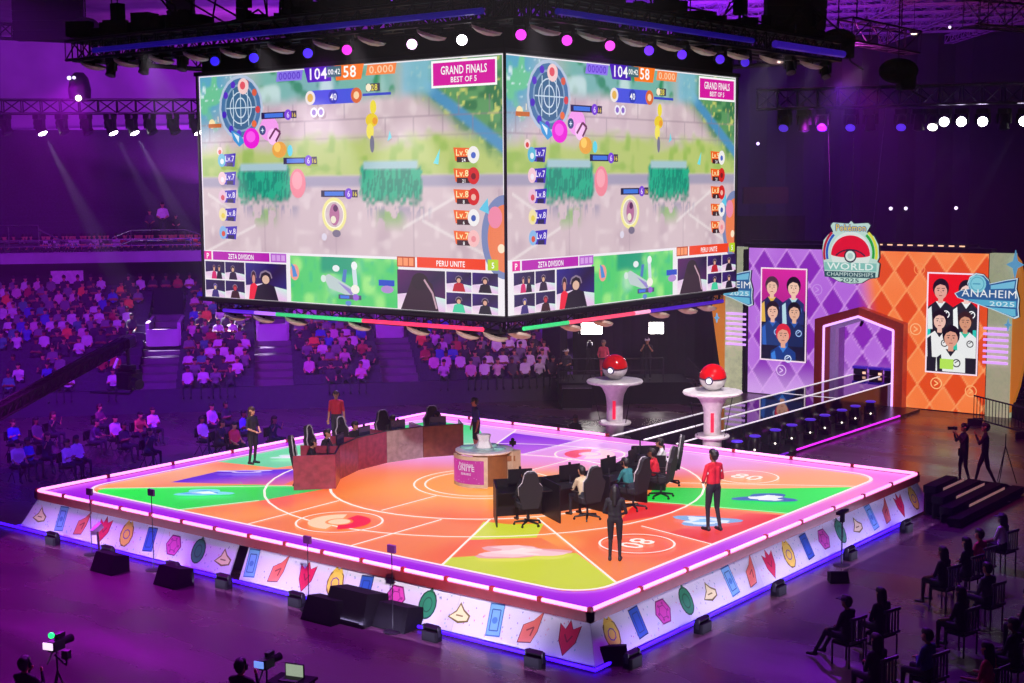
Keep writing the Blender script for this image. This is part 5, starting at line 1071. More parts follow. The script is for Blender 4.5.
def desk(side, i, ang):
    a = math.radians(ang); left = side == 'left'
    lab = '%s esports desk in the %s team arc, %s' % (('maroon' if i != 3 else 'greyish') if left else 'black', side, ['at its near end', 'second from the near end', 'middle one', 'fourth from the near end', 'at its far end'][i])
    t = thing('esports_desk', lab, 'desk', (0, 0, 0), a, 'desks of the %s team' % side)
    pm = (mat('desk_maroon', '#8E3446', .2, noise=.25) if i not in (3, 4) else mat('desk_grey', '#A09090', .25, noise=.2) if i == 3 else mat('desk_brown', '#7A4634', .25, noise=.2)) if left else M['black']  # grey panel: a reflection put into its colour
    ti = math.tan(math.radians(9)); inn, out = 4.0, 5.15 if i == 0 else 4.95
    b = MB(); b.box((inn, 0, .48), (.035, 2*inn*ti-.02, .93)); b.build('front_panel', pm, t)
    for s in ((-1, 1) if i in (0, 4) else (1,)) if (left == False) else ((-1, 1) if i in (0, 4) else (-1,)):
        r0, r1 = inn+.03, out; c = (r0+r1)/2; R = Matrix.Rotation(s*math.radians(9), 3, 'Z'); p = R @ Vector((c, -s*.03, 0))
        b = MB(); b.box((p.x, p.y, .48), (r1-r0, .035, .93), 0, R); b.build('side_panel', pm if left else M['black'], t)
    b = MB(); x0, x1 = inn+.03, 4.72; y0, y1 = x0*ti-.05, x1*ti-.05
    b.add([(x0, -y0, .72), (x1, -y1, .72), (x1, y1, .72), (x0, y0, .72), (x0, -y0, .75), (x1, -y1, .75), (x1, y1, .75), (x0, y0, .75)], [[3, 2, 1, 0], [4, 5, 6, 7], [0, 1, 5, 4], [1, 2, 6, 5], [2, 3, 7, 6], [3, 0, 4, 7]]); b.build('desktop', M['black'], t)
    if i == 3 and left:
        b = Art((inn-.022, .3, .7), (0, -1, 0), (0, 0, 1), (-1, 0, 0), .01, .002); b.line([(20, 10), (45, 22), (20, 34)], 5, '#9A888C'); b.line([(8, 14), (26, 22), (8, 30)], 4, '#8E7C82'); b.build('arrow_reflection', colmat('desk_reflection', 0, .4), t)  # reflected arrow laid on the panel as flat coloured shapes
    if left: 
        b = MB(); b.box((inn-.0, 0, .955), (.05, 2*inn*ti-.02, .02)); b.build('top_rim', M['dark'], t)
    c, s = math.cos(a), math.sin(a)
    # monitor on the desk
    def mon(r, off, w):
        p = Vector((c*r-s*off, s*r+c*off, .75)); m = thing('monitor', 'black monitor standing on the %s' % lab.replace(' esports desk', ' desk'), 'monitor', tuple(p), a-PI/2+PI)
        b = MB(); b.box((0, 0, .29), (w, .035, w*.58), bev=0); mp_ = b.build('monitor_panel', M['black'], m)
        b = MB(); b.box((0, .02, .29), (w*.94, .004, w*.52)); b.build('display', mat('display_dark', '#1A1A2C', .2, emit=.12, emhex='#3A3A70'), mp_)
        b = MB(); b.box((0, -.02, .01), (.22, .16, .015)); b.tube((0, -.02, .01), (0, -.02, .2), .018, .018, 6); b.build('monitor_stand', M['dark'], m)
        b = MB(); b.box((0, 0, .29+w*.29+.03), (.05, .05, .06)); b.build('top_camera', M['blackm'], m)
    mon(4.22, .0 if not left else .1, .6 if not left else .5)
    return lab
CH = chair_proto(); first = True
skins = [S1, S1, S1, S2, S1]
for side, angs in (('left', [219, 201, 183, 165, 147]), ('right', [-39, -21, -3, 15, 33])):
    for i, ang in enumerate(angs):
        lab = desk(side, i, ang); a = math.radians(ang); r = 5.0 if side == 'right' else 4.9
        x, y = r*math.cos(a), r*math.sin(a); c = CH if first else copy_tree(CH)
        where = ['at its near end', 'second from the near end', 'middle one', 'fourth from the near end', 'at its far end'][i]
        c.location = (x, y, 0); c.rotation_euler = (0, 0, face(-x, -y)); c['label'] = 'black racing chair with white piping, %s team, %s' % (side, where); c['group'] = 'racing chairs of the %s team' % side; first = False
        shirt = M['blackcloth'] if side == 'left' else [M['blackcloth'], M['tanc'], M['teal'], M['redcloth'], M['whitecloth']][i]
        nm = {M['blackcloth']: 'black', M['tanc']: 'tan', M['teal']: 'teal', M['redcloth']: 'red', M['whitecloth']: 'white'}[shirt]
        person('person', 'seated player in a %s shirt leaning to the %s team desks, %s' % (nm, side, where), (x-.02*x, y-.02*y, -.02), face(-x, -y), 'sit', 'desk', lean=.09, sc=.97, mats=[skins[i], shirt, M['jeans'], M['shoe']], group='players of the %s team' % side, headset=(i % 2 == 0), voxel=.014)
# ================================================================ CENTRE PODIUM
pd = thing('round_podium', 'round podium with white glass top and pink printed front at the stage centre', 'podium', (0, 0, 0))
b = MB(); N = 24
def arcbox(r, a0, a1, z0, z1, th, n=10):
    pts = [(r*math.cos(math.radians(a0+(a1-a0)*i/n)), r*math.sin(math.radians(a0+(a1-a0)*i/n))) for i in range(n+1)]; q = [(p[0]*(r-th)/r, p[1]*(r-th)/r) for p in pts]
    vs = [(x, y, z0) for x, y in pts]+[(x, y, z1) for x, y in pts]+[(x, y, z0) for x, y in q]+[(x, y, z1) for x, y in q]; m = n+1; fs = []
    for i in range(n): fs += [[i, i+1, m+i+1, m+i], [2*m+i+1, 2*m+i, 3*m+i, 3*m+i+1], [m+i, m+i+1, 3*m+i+1, 3*m+i]]
    fs += [[0, m, 3*m, 2*m], [n, 2*m+n, 3*m+n, m+n]]; return vs, fs
b.add(*arcbox(.84, -133, -45, .02, .86, .06, 14)); b.build('curved_front', M['cream'], pd, smooth=True)
b = MB(); b.add(*arcbox(.66, -44, 20, .02, .86, .05, 10)); b.box((.05, .1, .43), (.6, .6, .84)); b.build('wood_side', M['brown'], pd)
b = MB(); b.box((.62, .42, .46), (.34, .34, .9)); b.box((.72, .26, .72), (.22, .04, .14), 1, Matrix.Rotation(.6, 3, 'Z')); b.build('side_pillar', [M['cream'], M['brown']], pd)
a = Art((0, 0, 0), (1, 0, 0), (0, 0, 1), (0, -1, 0), 1, 0)
def cyl_art(fn, r, a0, a1):
    "bend flat art around the podium front: x in metres along the arc"
    art = Art((0, 0, 0), (1, 0, 0), (0, 0, 1), (0, -1, 0), 1, .0); fn(art)
    return art
am = MB(); n = 12
for i in range(n):
    t0, t1 = math.radians(-128+76*i/n), math.radians(-128+76*(i+1)/n); r = .844
    am.add([(r*math.cos(t0), r*math.sin(t0), .12), (r*math.cos(t1), r*math.sin(t1), .12), (r*math.cos(t1), r*math.sin(t1), .76), (r*math.cos(t0), r*math.sin(t0), .76)], [[0, 1, 2, 3]], 0, lin('#D828A8'))
vs, fs, w = textmesh('Pok\u00e9mon', .03)
def bend(vs, size, cang, z, r=.849, fit=None):
    k = (fit/w_) if fit else size; return [(r*math.cos(math.radians(cang)+(vx*k-(w_*k)/2)/r), r*math.sin(math.radians(cang)+(vx*k-(w_*k)/2)/r), z+vy*size) for vx, vy in vs]
for txt, sz, z, ft in (('UNITE', .16, .47, .42), ('Pok\u00e9mon', .12, .6, .36), ('SERIES', .07, .36, .26)):
    vs, fs, w_ = textmesh(txt, .03); am.add(bend(vs, sz*1.15, -88, z, fit=ft*1.3), fs, 0, lin('#FFE8F8'))
rs = random.Random(5)
for _ in range(16):
    an = math.radians(rs.uniform(-126, -54)); z = rs.choice([rs.uniform(.14, .3), rs.uniform(.7, .75)]); r = .849; d = .015
    am.add([(r*math.cos(an), r*math.sin(an), z-d), (r*math.cos(an+d/r), r*math.sin(an+d/r), z), (r*math.cos(an), r*math.sin(an), z+d), (r*math.cos(an-d/r), r*math.sin(an-d/r), z)], [[0, 1, 2, 3]], 0, lin('#F8A0E0'))
am.build('pink_print', colmat('podium_print', .75, .4), pd, colors=True)
b = MB(); b.lathe([(.2, .86), (.74, .87), (.79, .9), (.79, .94), (.74, .95)], n=40); b.build('white_rim', M['white'], pd, smooth=True)
b = MB(); b.lathe([(.6, .945), (.6, .956), (.1, .957)], n=36); b.build('glass_top', mat('glass_teal', '#B8DCDC', .3, noise=.3), pd)
t = thing('glass_trophy_block', 'clear faceted white block standing on the podium top', 'trophy', (-.03, .02, .957))
b = MB(); b.lathe([(.2, 0), (.24, .03), (.16, .2), (.2, .36), (.17, .38)], n=7); b.build('block_body', mat('frosted', '#F4EEF8', .4), t)
for i, (x, y, r, lab) in enumerate(((-.45, -.2, .2, 'left'), (.42, .12, .17, 'right'), (-.1, .42, .18, 'rear'))):
    tag(MB().lathe([(r, 0), (r, .02), (r*.8, .05), (r*.5, .055)], (x, y, .957), 20).build('glass_dish', mat('dish_teal', '#9AD8D0', .1)), 'pale teal round glass dish on the podium top, %s one' % lab, 'dish')
t = thing('small_camera', 'small dark camera on the stage floor screen side of the podium', 'camera', (.55, .55, .98)); MB().box((0, 0, .1), (.14, .12, .1)).ball((0, 0, .19), .05).tube((0, 0, 0), (0, 0, .08), .03).build('camera_body', M['blackm'], t)
# ================================================================ CROWD
KEYS = []
def crowdproto(key, arms, lean, hair, girl, skin, hm, voxel=.042):
    J = skel('sit', arms, lean, 1); 
    o = fuse(prims_for(J, 1, fingers=False, girl=girl), voxel, [skin, M['shirt'], M['jeans'], M['shoe']], 'body_src'); me = o.data; bpy.data.objects.remove(o)
    h = J['hed']; hp = []; a = lambda p, q, r, s: hp.append((tuple(h+Vector(p)), tuple(h+Vector(q)), r, s, 0))
    a((0, -.03, .05), (0, .02, .075), .105, .09); a((0, -.05, .02), (0, -.06, -.03), .095, .08)
    if hair: a((0, -.06, 0), (0, -.1, -.26), .09, .07)
    o = fuse(hp, voxel, [hm], 'hair_src'); mh = o.data; bpy.data.objects.remove(o)
    return me, mh
PROT = [crowdproto('a', 'lap', .04, 0, 0, S1, M['hair']), crowdproto('b', 'folded', -.02, 0, 0, S2, M['hair']), crowdproto('c', 'up', .06, 1, 1, S1, M['hairb']), crowdproto('d', 'clap', .02, 0, 0, S1, M['hairb']), crowdproto('e', 'lap', -.04, 1, 1, S2, M['hair']), crowdproto('f', 'desk', .12, 0, 0, S1, M['hair'])]
SHIRTS = [('#B8B0BC', 'white', 5), ('#2C2834', 'black', 7), ('#6A6470', 'grey', 4), ('#9A2838', 'red', 1.2), ('#3A4AA8', 'blue', 2.2), ('#B890A8', 'pale pink', 1.6), ('#D87038', 'orange', .7), ('#3A8A78', 'green', .8)]
def spectator(loc, rz, pi, shirt, label, group):
    me, mh = PROT[pi]; t = thing('spectator', label, 'person', loc, rz, group)
    for nm, m in (('body', me), ('hair', mh)):
        o = bpy.data.objects.new(nm, m); COL.objects.link(o); o.parent = t
        if nm == 'body': o.color = lin(shirt)+(1,)
    return t
rs = random.Random(11)
cand = []
def proj(p):
    q = Vector(p)-CAMP; z = q.dot(cf); return 512+FPX*q.dot(cr)/z, 341.5-FPX*q.dot(cu)/z
for k in range(NR):
    t_ = k*DT+.3; z = -.5+k*DZ
    n = int(52/.56)
    for j in range(n):
        s = -40+j*.58+rs.uniform(-.06, .06)+(k % 2)*.29
        if s > 1.8: continue
        p = B(s, t_+rs.uniform(-.05, .05), z); x, y = proj(p+Vector((0, 0, .9)))
        if x < -8 or x > 560: continue
        if 206 < x < 548 and y < 296: continue
        sk = False
        for vs in VS:
            if abs(s-vs) < 1.15 and t_ < 10.2: sk = True
        if sk: continue
        if x < 150 and k < 5 and rs.random() < .5: continue
        if rs.random() < .1: continue
        bl_ = 'left end block' if s < VS[0] else 'second block' if s < VS[1] else 'third block' if s < VS[2] else 'right block'
        cand.append((k, p, rs.randrange(6), rs.choices(SHIRTS, [q[2] for q in SHIRTS])[0], bl_))
nind = 250
cand.sort(key=lambda c: (c[0], (c[1]-BO).dot(EB))); KR = cand[min(nind, len(cand)-1)][0]
CNT = {}
SV, SF, SM_, SCc = [], [], [], []
def arr(me):
    v = np.empty(len(me.vertices)*3); me.vertices.foreach_get('co', v); return v.reshape(-1, 3), [tuple(p.vertices) for p in me.polygons], [p.material_index for p in me.polygons]
LOW = []
for (arms, lean, girl, sk) in (('lap', .04, 0, 0), ('folded', 0, 0, 1), ('clap', .05, 1, 0)):
    J = skel('sit', arms, lean, 1); o = fuse(prims_for(J, 1, fingers=False, girl=girl)+[(tuple(J['hed']+Vector((0, -.03, .05))), tuple(J['hed']+Vector((0, .0, .08))), .11, .1, 4)], .062, [S1, M['shirt'], M['jeans'], M['shoe'], M['hair']], 'low'); LOW.append(arr(o.data)); bpy.data.objects.remove(o)
for k, p, pi, sh, bl_ in cand:
    rz = BRZ+PI+rs.uniform(-.2, .2)
    if k < KR:
        cnt = CNT.get((k, bl_), 0); CNT[(k, bl_)] = cnt+1
        spectator(tuple(p), rz, pi, sh[0], 'seated spectator in %s top, %s, %s row, %s from left' % (sh[1], bl_, ORD[k], ORD[cnt]), 'spectators in the lower bowl')
    else:
        v, f, mi = LOW[pi % 3]; R = np.array(Matrix.Rotation(rz, 3, 'Z')); vv = v@R.T+np.array(p); n = len(SV); SV.extend(map(tuple, vv)); SF.extend([tuple(q+n for q in g) for g in f]); c = lin(sh[0]); sk = lin('#B9805F' if pi % 3 != 1 else '#8A5A40')
        SCc.extend([{0: sk, 1: c, 2: (.012, .012, .02), 3: (.01, .01, .01), 4: (.008, .006, .006)}[m] for m in mi])
# a few people behind the balcony rail belong to the same far crowd
for j in range(70):
    px = rs.uniform(2, 204); p = B(BP(px, TB+1.0, 5), TB+1.0, 4.45); v, f, mi = LOW[j % 3]; rz = BRZ+PI; R = np.array(Matrix.Rotation(rz, 3, 'Z')); vv = v@R.T+np.array(p); n = len(SV); SV.extend(map(tuple, vv)); SF.extend([tuple(q+n for q in g) for g in f]); c = lin(rs.choices(SHIRTS, [q[2] for q in SHIRTS])[0][0]); SCc.extend([{0: lin('#B9805F'), 1: c, 2: (.012, .012, .02), 3: (.01, .01, .01), 4: (.008, .006, .006)}[m] for m in mi])
me = bpy.data.meshes.new('crowd'); me.from_pydata(SV, [], SF); cm = colmat('crowd_cloth', 0, .85); me.materials.append(cm)
at = me.color_attributes.new('col', 'FLOAT_COLOR', 'CORNER'); buf = np.repeat(np.array([c+(1,) for c in SCc], dtype=np.float32), [len(f) for f in SF], axis=0); at.data.foreach_set('color', buf.ravel())
me.polygons.foreach_set('use_smooth', [True]*len(SF))
o = bpy.data.objects.new('crowd', me); COL.objects.link(o); tag(o, 'dense seated crowd filling the upper rows of the lower bowl behind the stage', 'crowd', kind='stuff')
print('CROWD', len(cand), 'rows as individuals', KR, 'stuff faces', len(SF))
# folding seats of the lower bowl
b = MB()
for k in range(NR):
    t_ = k*DT; z = -.5+k*DZ
    segs_ = [(-40, VS[0]-.8), (VS[0]+.8, VS[1]-.8), (VS[1]+.8, VS[2]-.8), (VS[2]+.8, 1.8)]
    for s0, s1 in segs_:
        b.add(*strip([(t_+.1, z+.42), (t_+.48, z+.42), (t_+.56, z+.78), (t_+.6, z+.78), (t_+.56, z+.05)], s0, s1))
tag(b.build('seat_row', MATS['upper_seat']), 'rows of dark seats under the seated crowd of the lower bowl', 'seats', kind='stuff')
# people on the balcony
for i, (px, lab, sh, sc) in enumerate(((150, 'left of the three on the balcony platform, holding a pale sheet', M['greycloth'], .9), (163, 'tallest of the three on the balcony platform, pale shirt', M['whitecloth'], 1.12), (176, 'right of the three on the balcony platform, dark shirt', M['blackcloth'], .75))):
    person('person', 'person behind the balcony rail, '+lab, tuple(B(BP(px, TB+1.6, 6.2), TB+1.6, 5.33)), BRZ+PI, arms='front', sc=sc, mats=[S1, sh, M['jeans'], M['shoe']], voxel=.03, lite=True)
bp = thing('balcony_platform', 'small raised platform with pale rails on the balcony', 'platform', tuple(B(BP(160, TB+1.6, 5), TB+1.6, 4.9)), BRZ)
b = MB(); b.box((0, 0, .22), (3.0, 1.6, .43)); b.build('platform_deck', M['dark'], bp)
b = MB()
for z in (.5, 1.0): b.tube((-1.3, -.8, z), (1.3, -.8, z), .03); b.tube((-1.3, -.8, z), (-2.2, -1.0, z-.35), .03); b.tube((1.3, -.8, z), (2.4, -1.0, z-.35), .03)
for x in (-1.3, 1.3): b.tube((x, -.8, .3), (x, -.8, 1.0), .03)
b.build('platform_rail', M['chrome'], bp)
bp = thing('balcony_platform', 'raised platform with pale rails at the far left end of the balcony', 'platform', tuple(B(BP(8, TB+1.6, 5), TB+1.6, 4.9)), BRZ)
b = MB(); b.box((0, 0, .22), (3.2, 1.6, .43)); b.build('platform_deck', M['dark'], bp)
b = MB()
for z in (.5, 1.3): b.tube((-1.6, -.8, z), (1.6, -.8, z), .035)
for x in (-1.6, .2, 1.6): b.tube((x, -.8, .3), (x, -.8, 1.3), .035)
b.tube((1.6, -.8, 1.1), (2.8, -1.0, .5), .035); b.build('platform_rail', M['chrome'], bp)
tag(MB().box(B(BP(67, TB-.1, 3.9), TB-.1, 3.72), (1.5, .1, .62), 0, Matrix.Rotation(BRZ, 3, 'Z')).build('wall_sign', mat('sign_pale', '#C8A8C8', .6)), 'small pale rectangular panel hanging under the balcony edge', 'sign')
# floor level guests at the left
def folding_chair(label, loc, rz, group):
    t = thing('folding_chair', label, 'chair', loc, rz, group)
    MB().box((0, .03, .45), (.42, .4, .04), bev=.05).build('seat', M['blackm'], t); MB().box((0, -.19, .75), (.42, .03, .3), bev=0).build('backrest', M['blackm'], t)
    for s in (-1, 1):
        MB().path([(.2*s, -.2, .92), (.2*s, .2, 0)], .014).build('leg', M['dark'], t); MB().path([(.19*s, .12, .44), (.19*s, -.24, 0)], .014).build('leg', M['dark'], t)
    return t
FG = [(8, 470, '#E8C8D8', 'pale pink'), (20, 468, '#3A58C8', 'bright blue'), (38, 462, '#28242E', 'black'), (58, 470, '#E8D8E4', 'white'), (70, 466, '#E0C8DC', 'cream'), (85, 448, '#503A58', 'grey'), (108, 444, '#C8B8C8', 'light grey'), (118, 452, '#2A2630', 'black'), (142, 458, '#3A3440', 'dark grey'), (147, 436, '#E0D0E0', 'white'), (198, 446, '#B8A8C0', 'lilac'), (212, 450, '#2A2630', 'black'), (228, 452, '#D02848', 'red'), (240, 440, '#6878C8', 'blue'), (268, 446, '#2C2834', 'black'), (5, 448, '#2A3AB0', 'dark blue'), (30, 446, '#4A4450', 'grey'), (132, 440, '#B86848', 'brown'), (206, 432, '#D8C8D8', 'white'), (222, 430, '#2A2630', 'black'), (44, 440, '#2A2630', 'black'), (93, 432, '#7A3A58', 'plum'), (575, 432, '#141218', 'black')]
for i, (px, py, c, cn) in enumerate(FG):
    d_ = (8.16+1-.9)/(py-18-181.5)*FPX if px < 500 else 47.5; p = A((px-512)/FPX*d_, d_, FZ)
    rz = face(1, .15)+rs.uniform(-.3, .3) if px < 500 else face(.4, -1)
    where = 'floor seating left of the stage, %s from the left edge' % (ORD[sum(1 for q in FG if q[0] < px)]) if px < 500 else 'alone behind the far stage edge'
    folding_chair('black folding chair under the guest in %s, %s' % (cn, where), tuple(p), rz, 'folding chairs on the floor')
    spectator(tuple(p), rz, i % 6, c, 'seated guest in %s top, %s' % (cn, where), 'floor guests')
# ================================================================ RIGHT FRONT SEATING
RG = [(13.05, 3.3, 'white', M['whitecloth'], 1), (13.16, 1.5, 'lilac', M['pinkcloth'], 0), (13.2, .6, 'black', M['blackcloth'], 0), (13.0, -5.06, 'black', M['blackcloth'], 1), (13.3, -4.2, 'dark', M['jeans'], 0), (14.3, -1.2, 'grey', M['greycloth'], 0), (14.5, -3.2, 'black', M['blackcloth'], 0), (15.0, -6.1, 'blue', M['bluecloth'], 0), (16.1, -6.2, 'pink', M['pinkcloth'], 0), (16.0, -4.6, 'black', M['blackcloth'], 0), (14.4, -6.9, 'dark', M['jeans'], 0), (15.6, -2.6, 'grey', M['greycloth'], 0), (13.1, -.5, 'dark', M['jeans'], 0), (15.9, .2, 'black', M['blackcloth'], 0)]
def slat_chair(label, loc, rz):
    t = thing('slatted_chair', label, 'chair', loc, rz, 'slatted chairs at the right')
    MB().box((0, .03, .44), (.46, .42, .05), bev=.04).build('seat', M['blackm'], t)
    b = MB(); b.box((0, -.22, .95), (.48, .035, .06)); b.box((0, -.22, .5), (.48, .035, .05))
    for k in range(5): b.box((-.18+k*.09, -.22, .72), (.03, .025, .42))
    b.build('slatted_back', mat('chair_slat', '#4A4256', .4, .4), t)
    for sx in (-1, 1):
        for sy2 in (-1, 1): MB().tube((.21*sx, .02+.2*sy2, 0), (.21*sx, .02+.2*sy2, .44), .018).build('leg', M['black'], t)
RORD = sorted(range(len(RG)), key=lambda i: -RG[i][1])
for i, (x, y, cn, m, hat) in enumerate(RG):
    rz = face(-1, .25); pos = '%s counting from the far end' % ORD[RORD.index(i)]
    slat_chair('dark slatted chair in the right floor seating, '+pos, (x, y, FZ), rz)
    person('person', 'seated guest in %s clothes in the right floor seating, %s' % (cn if cn != 'dark' else 'very dark', pos), (x, y, FZ), rz+rs.uniform(-.15, .15), 'sit', ['lap', 'folded', 'point'][i % 3], lean=.03, mats=[S1 if i % 3 else S2, m, M['jeans'], M['shoe']], voxel=.022, lite=True, legs=.22 if i == 3 else 0, cap_=M['greycloth'] if hat else None, hair='short' if i % 2 else 'long', sleeve=1+i % 2, group='guests at the right')
# photographers behind the right corner
t = person('person', 'photographer in black holding a camera to the face behind the right stage corner', (8.75, 12.2, FZ), face(-.6, -.5), arms='camera', sc=1.05, mats=[S1, M['blackcloth'], M['blackcloth'], M['shoe']], sleeve=2, legs=.1)
person('person', 'person in black striding beside the photographer behind the right stage corner', (9.35, 12.3, FZ), face(-.8, -.3), arms=('camera', 'down'), sc=1.08, mats=[S1, M['blackcloth'], M['blackcloth'], M['shoe']], sleeve=2, legs=.26)
t = thing('photo_camera', 'black photo camera held up by the photographer behind the right corner', 'camera', (8.57, 12.0, FZ+1.68), face(-.6, -.5)); MB().box((0, .04, 0), (.14, .08, .1)).build('camera_body', M['black'], t); MB().tube((0, .07, 0), (0, .26, 0), .045, .05, 10).build('camera_lens', M['blackm'], t)
t = thing('shoulder_bag', 'black bag at the hip of the photographer', 'bag', (8.62, 12.42, FZ+.78)); MB().box((0, 0, .1), (.26, .16, .22), bev=.04).build('bag_body', M['blackm'], t); MB().path([(.05, -.02, .2), (.15, -.12, .6)], .012).build('bag_strap', M['blackm'], t)
def tripod(name, label, cat, loc, h, spread=.35, head=None):
    t = thing(name, label, cat, loc)
    for k in range(3):
        a = 2*PI*k/3+.4; MB().tube((spread*math.cos(a), spread*math.sin(a), 0), (0, 0, h*.75), .014, .018, 6).build('leg', M['black'], t)
    MB().tube((0, 0, h*.7), (0, 0, h), .016, .016, 6).build('centre_pole', M['black'], t)
    if head: head(t, h)
    return t
def cam_head(t, h, led=None, scr=None, sc=1):
    MB().box((0, 0, h+.1*sc), (.16*sc, .34*sc, .18*sc), bev=.03).box((0, .1*sc, h+.24*sc), (.08*sc, .2*sc, .08*sc)).build('camera_body', M['black'], t); MB().tube((0, .15*sc, h+.1*sc), (0, .4*sc, h+.1*sc), .06*sc, .075*sc, 12).build('camera_lens', M['blackm'], t)
    MB().path([(0, -.1, h), (.12*sc, -.4*sc, h-.12*sc)], .014).build('pan_handle', M['black'], t)
    if scr: MB().box((-.02, -.2*sc, h+.12*sc), (.2*sc, .02, .12*sc)).build('viewfinder_screen', scr, t)
    if led: MB().ball((0, -.12*sc, h+.3*sc), .055*sc).build('tally_light', led, t)
tripod('camera_tripod', 'thin black tripod beside the photographers behind the right corner', 'tripod', (9.75, 12.9, FZ), 1.5)
# crowd barrier at the far right
t = thing('crowd_barrier', 'black metal barrier rail right of the backdrop', 'barrier', (6.4, 21.6, FZ), -.65)
b = MB()
for z in (.25, 1.1): b.tube((-1.4, 0, z), (1.8, 0, z), .03)
for k in range(17): b.tube((-1.4+k*.2, 0, .25), (-1.4+k*.2, 0, 1.1), .014, .014, 5)
b.build('barrier_frame', M['dark'], t)
for x in (-1.3, 1.7): MB().box((x, 0, .13), (.06, .6, .26)).build('barrier_foot', M['dark'], t)
for i in range(6):
    folding_chair('stacked dark chair beyond the barrier rail at the far right, %s from left' % ORD[i], tuple(A(19.6+i*.75, 57-i*.6, FZ)), 2+i*.3, 'chairs beyond the barrier')
t = thing('equipment_riser', 'low black riser with rails at the far right edge', 'platform', tuple(A(20.2, 53.5, FZ)), ARZ); MB().box((.6, 0, .3), (3.2, 2.4, .6)).build('riser_deck', M['blackm'], t)
b = MB(); b.path([(-1, -1.2, .6), (-1, -1.2, 1.4), (2.2, -1.2, 1.4), (2.2, -1.2, .6)], .03); b.tube((-1, -1.2, 1), (2.2, -1.2, 1), .025); b.build('riser_rail', M['dark'], t)
# ================================================================ STAGE STEPS, STANDS, FLOOR BOXES
st = thing('stage_steps', 'black open stair unit with pale strips between the treads at the right stage corner', 'stairs', (9.42, 7.95, FZ))
for k in range(4):
    y0, y1, z = -.55-.28*k, 1.1+.85*k, .84-.2*k; b = MB(); b.box((.16+k*.34, (y0+y1)/2, z-.1), (.34, y1-y0, .2)); b.box((.02+k*.34, (y0+y1)/2, z/2-.1), (.04, y1-y0-.1, z-.2)); tr = b.build('tread', M['blackm'], st)
    if k: b = MB(); b.box((k*.34+.045, (y0+y1)/2+.1*k, z+.06), (.01, (y1-y0)*.55, .07)); b.build('pale_strip', mat('tread_pale', '#E8C8C0', .5, emit=.25, emhex='#E8B0A8'), tr)
for y in (3.4,): MB().add([(.0, y, 0), (1.35, y, 0), (1.35, y, .12), (.9, y, .3), (.0, y, .3), (.0, y+.05, 0), (1.35, y+.05, 0), (1.35, y+.05, .12), (.9, y+.05, .3), (.0, y+.05, .3)], [[0, 1, 2, 3, 4], [9, 8, 7, 6, 5]]+[[i, (i+1) % 5, 5+(i+1) % 5, 5+i][::-1] for i in range(5)]).build('side_board', M['blackm'], st)
def light_stand(x, y, h, label, head=1):
    h -= .25
    t = thing('light_stand', label, 'stand', (x, y, FZ)); MB().tube((0, 0, 0), (0, 0, h), .011, .01, 6).build('pole', M['black'], t); MB().lathe([(.2, 0), (.2, .02), (.03, .04)], n=14).build('round_foot', M['black'], t)
    if head: MB().box((0, 0, h+.09), (.2, .06, .16)).build('sensor_box', mat('sensor_grey', '#6A2A78', .4), t)
for i, (px, y, h) in enumerate(((92, -8.75, 1.75), (154, -8.75, 2.05), (309, -8.75, 1.7), (393, -8.8, 1.9))):
    lo, hi = -12, 10
    for _ in range(40):
        m = (lo+hi)/2
        if proj((m, y, FZ))[0] < px: lo = m
        else: hi = m
    light_stand(lo, y, h, 'thin black stand with small box top before the patterned skirt, %s from left' % ORD[i])
t = thing('light_stand', 'black stand with crossed light head before the right skirt', 'stand', (9.85, 1.37, FZ)); MB().tube((0, 0, 0), (0, 0, 1.25), .018).build('pole', M['black'], t); MB().lathe([(.2, 0), (.2, .02), (.03, .04)], n=14).build('round_foot', M['black'], t); MB().box((0, 0, 1.3), (.1, .5, .07)).box((0, 0, 1.2), (.08, .1, .3)).build('light_head', M['blackm'], t)
def floor_unit(x, y, s, label, rz=0, w=1.0):
    t = thing('floor_speaker', label, 'equipment', (x, y, FZ), rz)
    b = MB(); b.add([(-.45*w*s, -.3*s, 0), (.45*w*s, -.3*s, 0), (.45*w*s, .3*s, 0), (-.45*w*s, .3*s, 0), (-.4*w*s, -.12*s, .5*s), (.4*w*s, -.12*s, .5*s), (.45*w*s, .3*s, .42*s), (-.45*w*s, .3*s, .42*s)], [[3, 2, 1, 0], [4, 5, 6, 7], [0, 1, 5, 4], [1, 2, 6, 5], [2, 3, 7, 6], [3, 0, 4, 7]]); cb = b.build('cabinet', M['blackm'], t)
    b = MB(); b.add([(-.38*w*s, -.3*s-.002, .04*s), (.38*w*s, -.3*s-.002, .04*s), (.35*w*s, -.15*s-.002, .45*s), (-.35*w*s, -.15*s-.002, .45*s)], [[0, 1, 2, 3]]); b.build('grille', M['black'] if s < 0 else M['blackm'], cb)
for i, (px, py, s) in enumerate(((98, 575, .9), (163, 590, .9), (318, 628, 1.0), (348, 628, 1.35), (392, 636, 1.0), (612, 676, .7), (845, 592, .5))):
    # floor point under the pixel
    d_ = (8.16+1)/(py-181.5)*FPX; p = A((px-512)/FPX*d_, d_, FZ); floor_unit(p.x, p.y, s, 'black wedge speaker on the floor before the stage skirt, %s from the left' % ORD[i], .0 if px < 600 else .7)
def foot_light(x, y, rz, label):
    t = thing('foot_light', label, 'flood light', (x, y, FZ), rz, 'foot lights along the skirt')
    MB().box((0, 0, .1), (.42, .22, .2), bev=.04).build('housing', M['blackm'], t); MB().box((0, .03, .24), (.34, .1, .12), 0, Matrix.Rotation(.6, 3, 'X')).build('lamp_bar', M['black'], t)
    for s in (-1, 1): MB().box((.2*s, 0, .2), (.03, .08, .2)).build('bracket', M['dark'], t)
i = 0
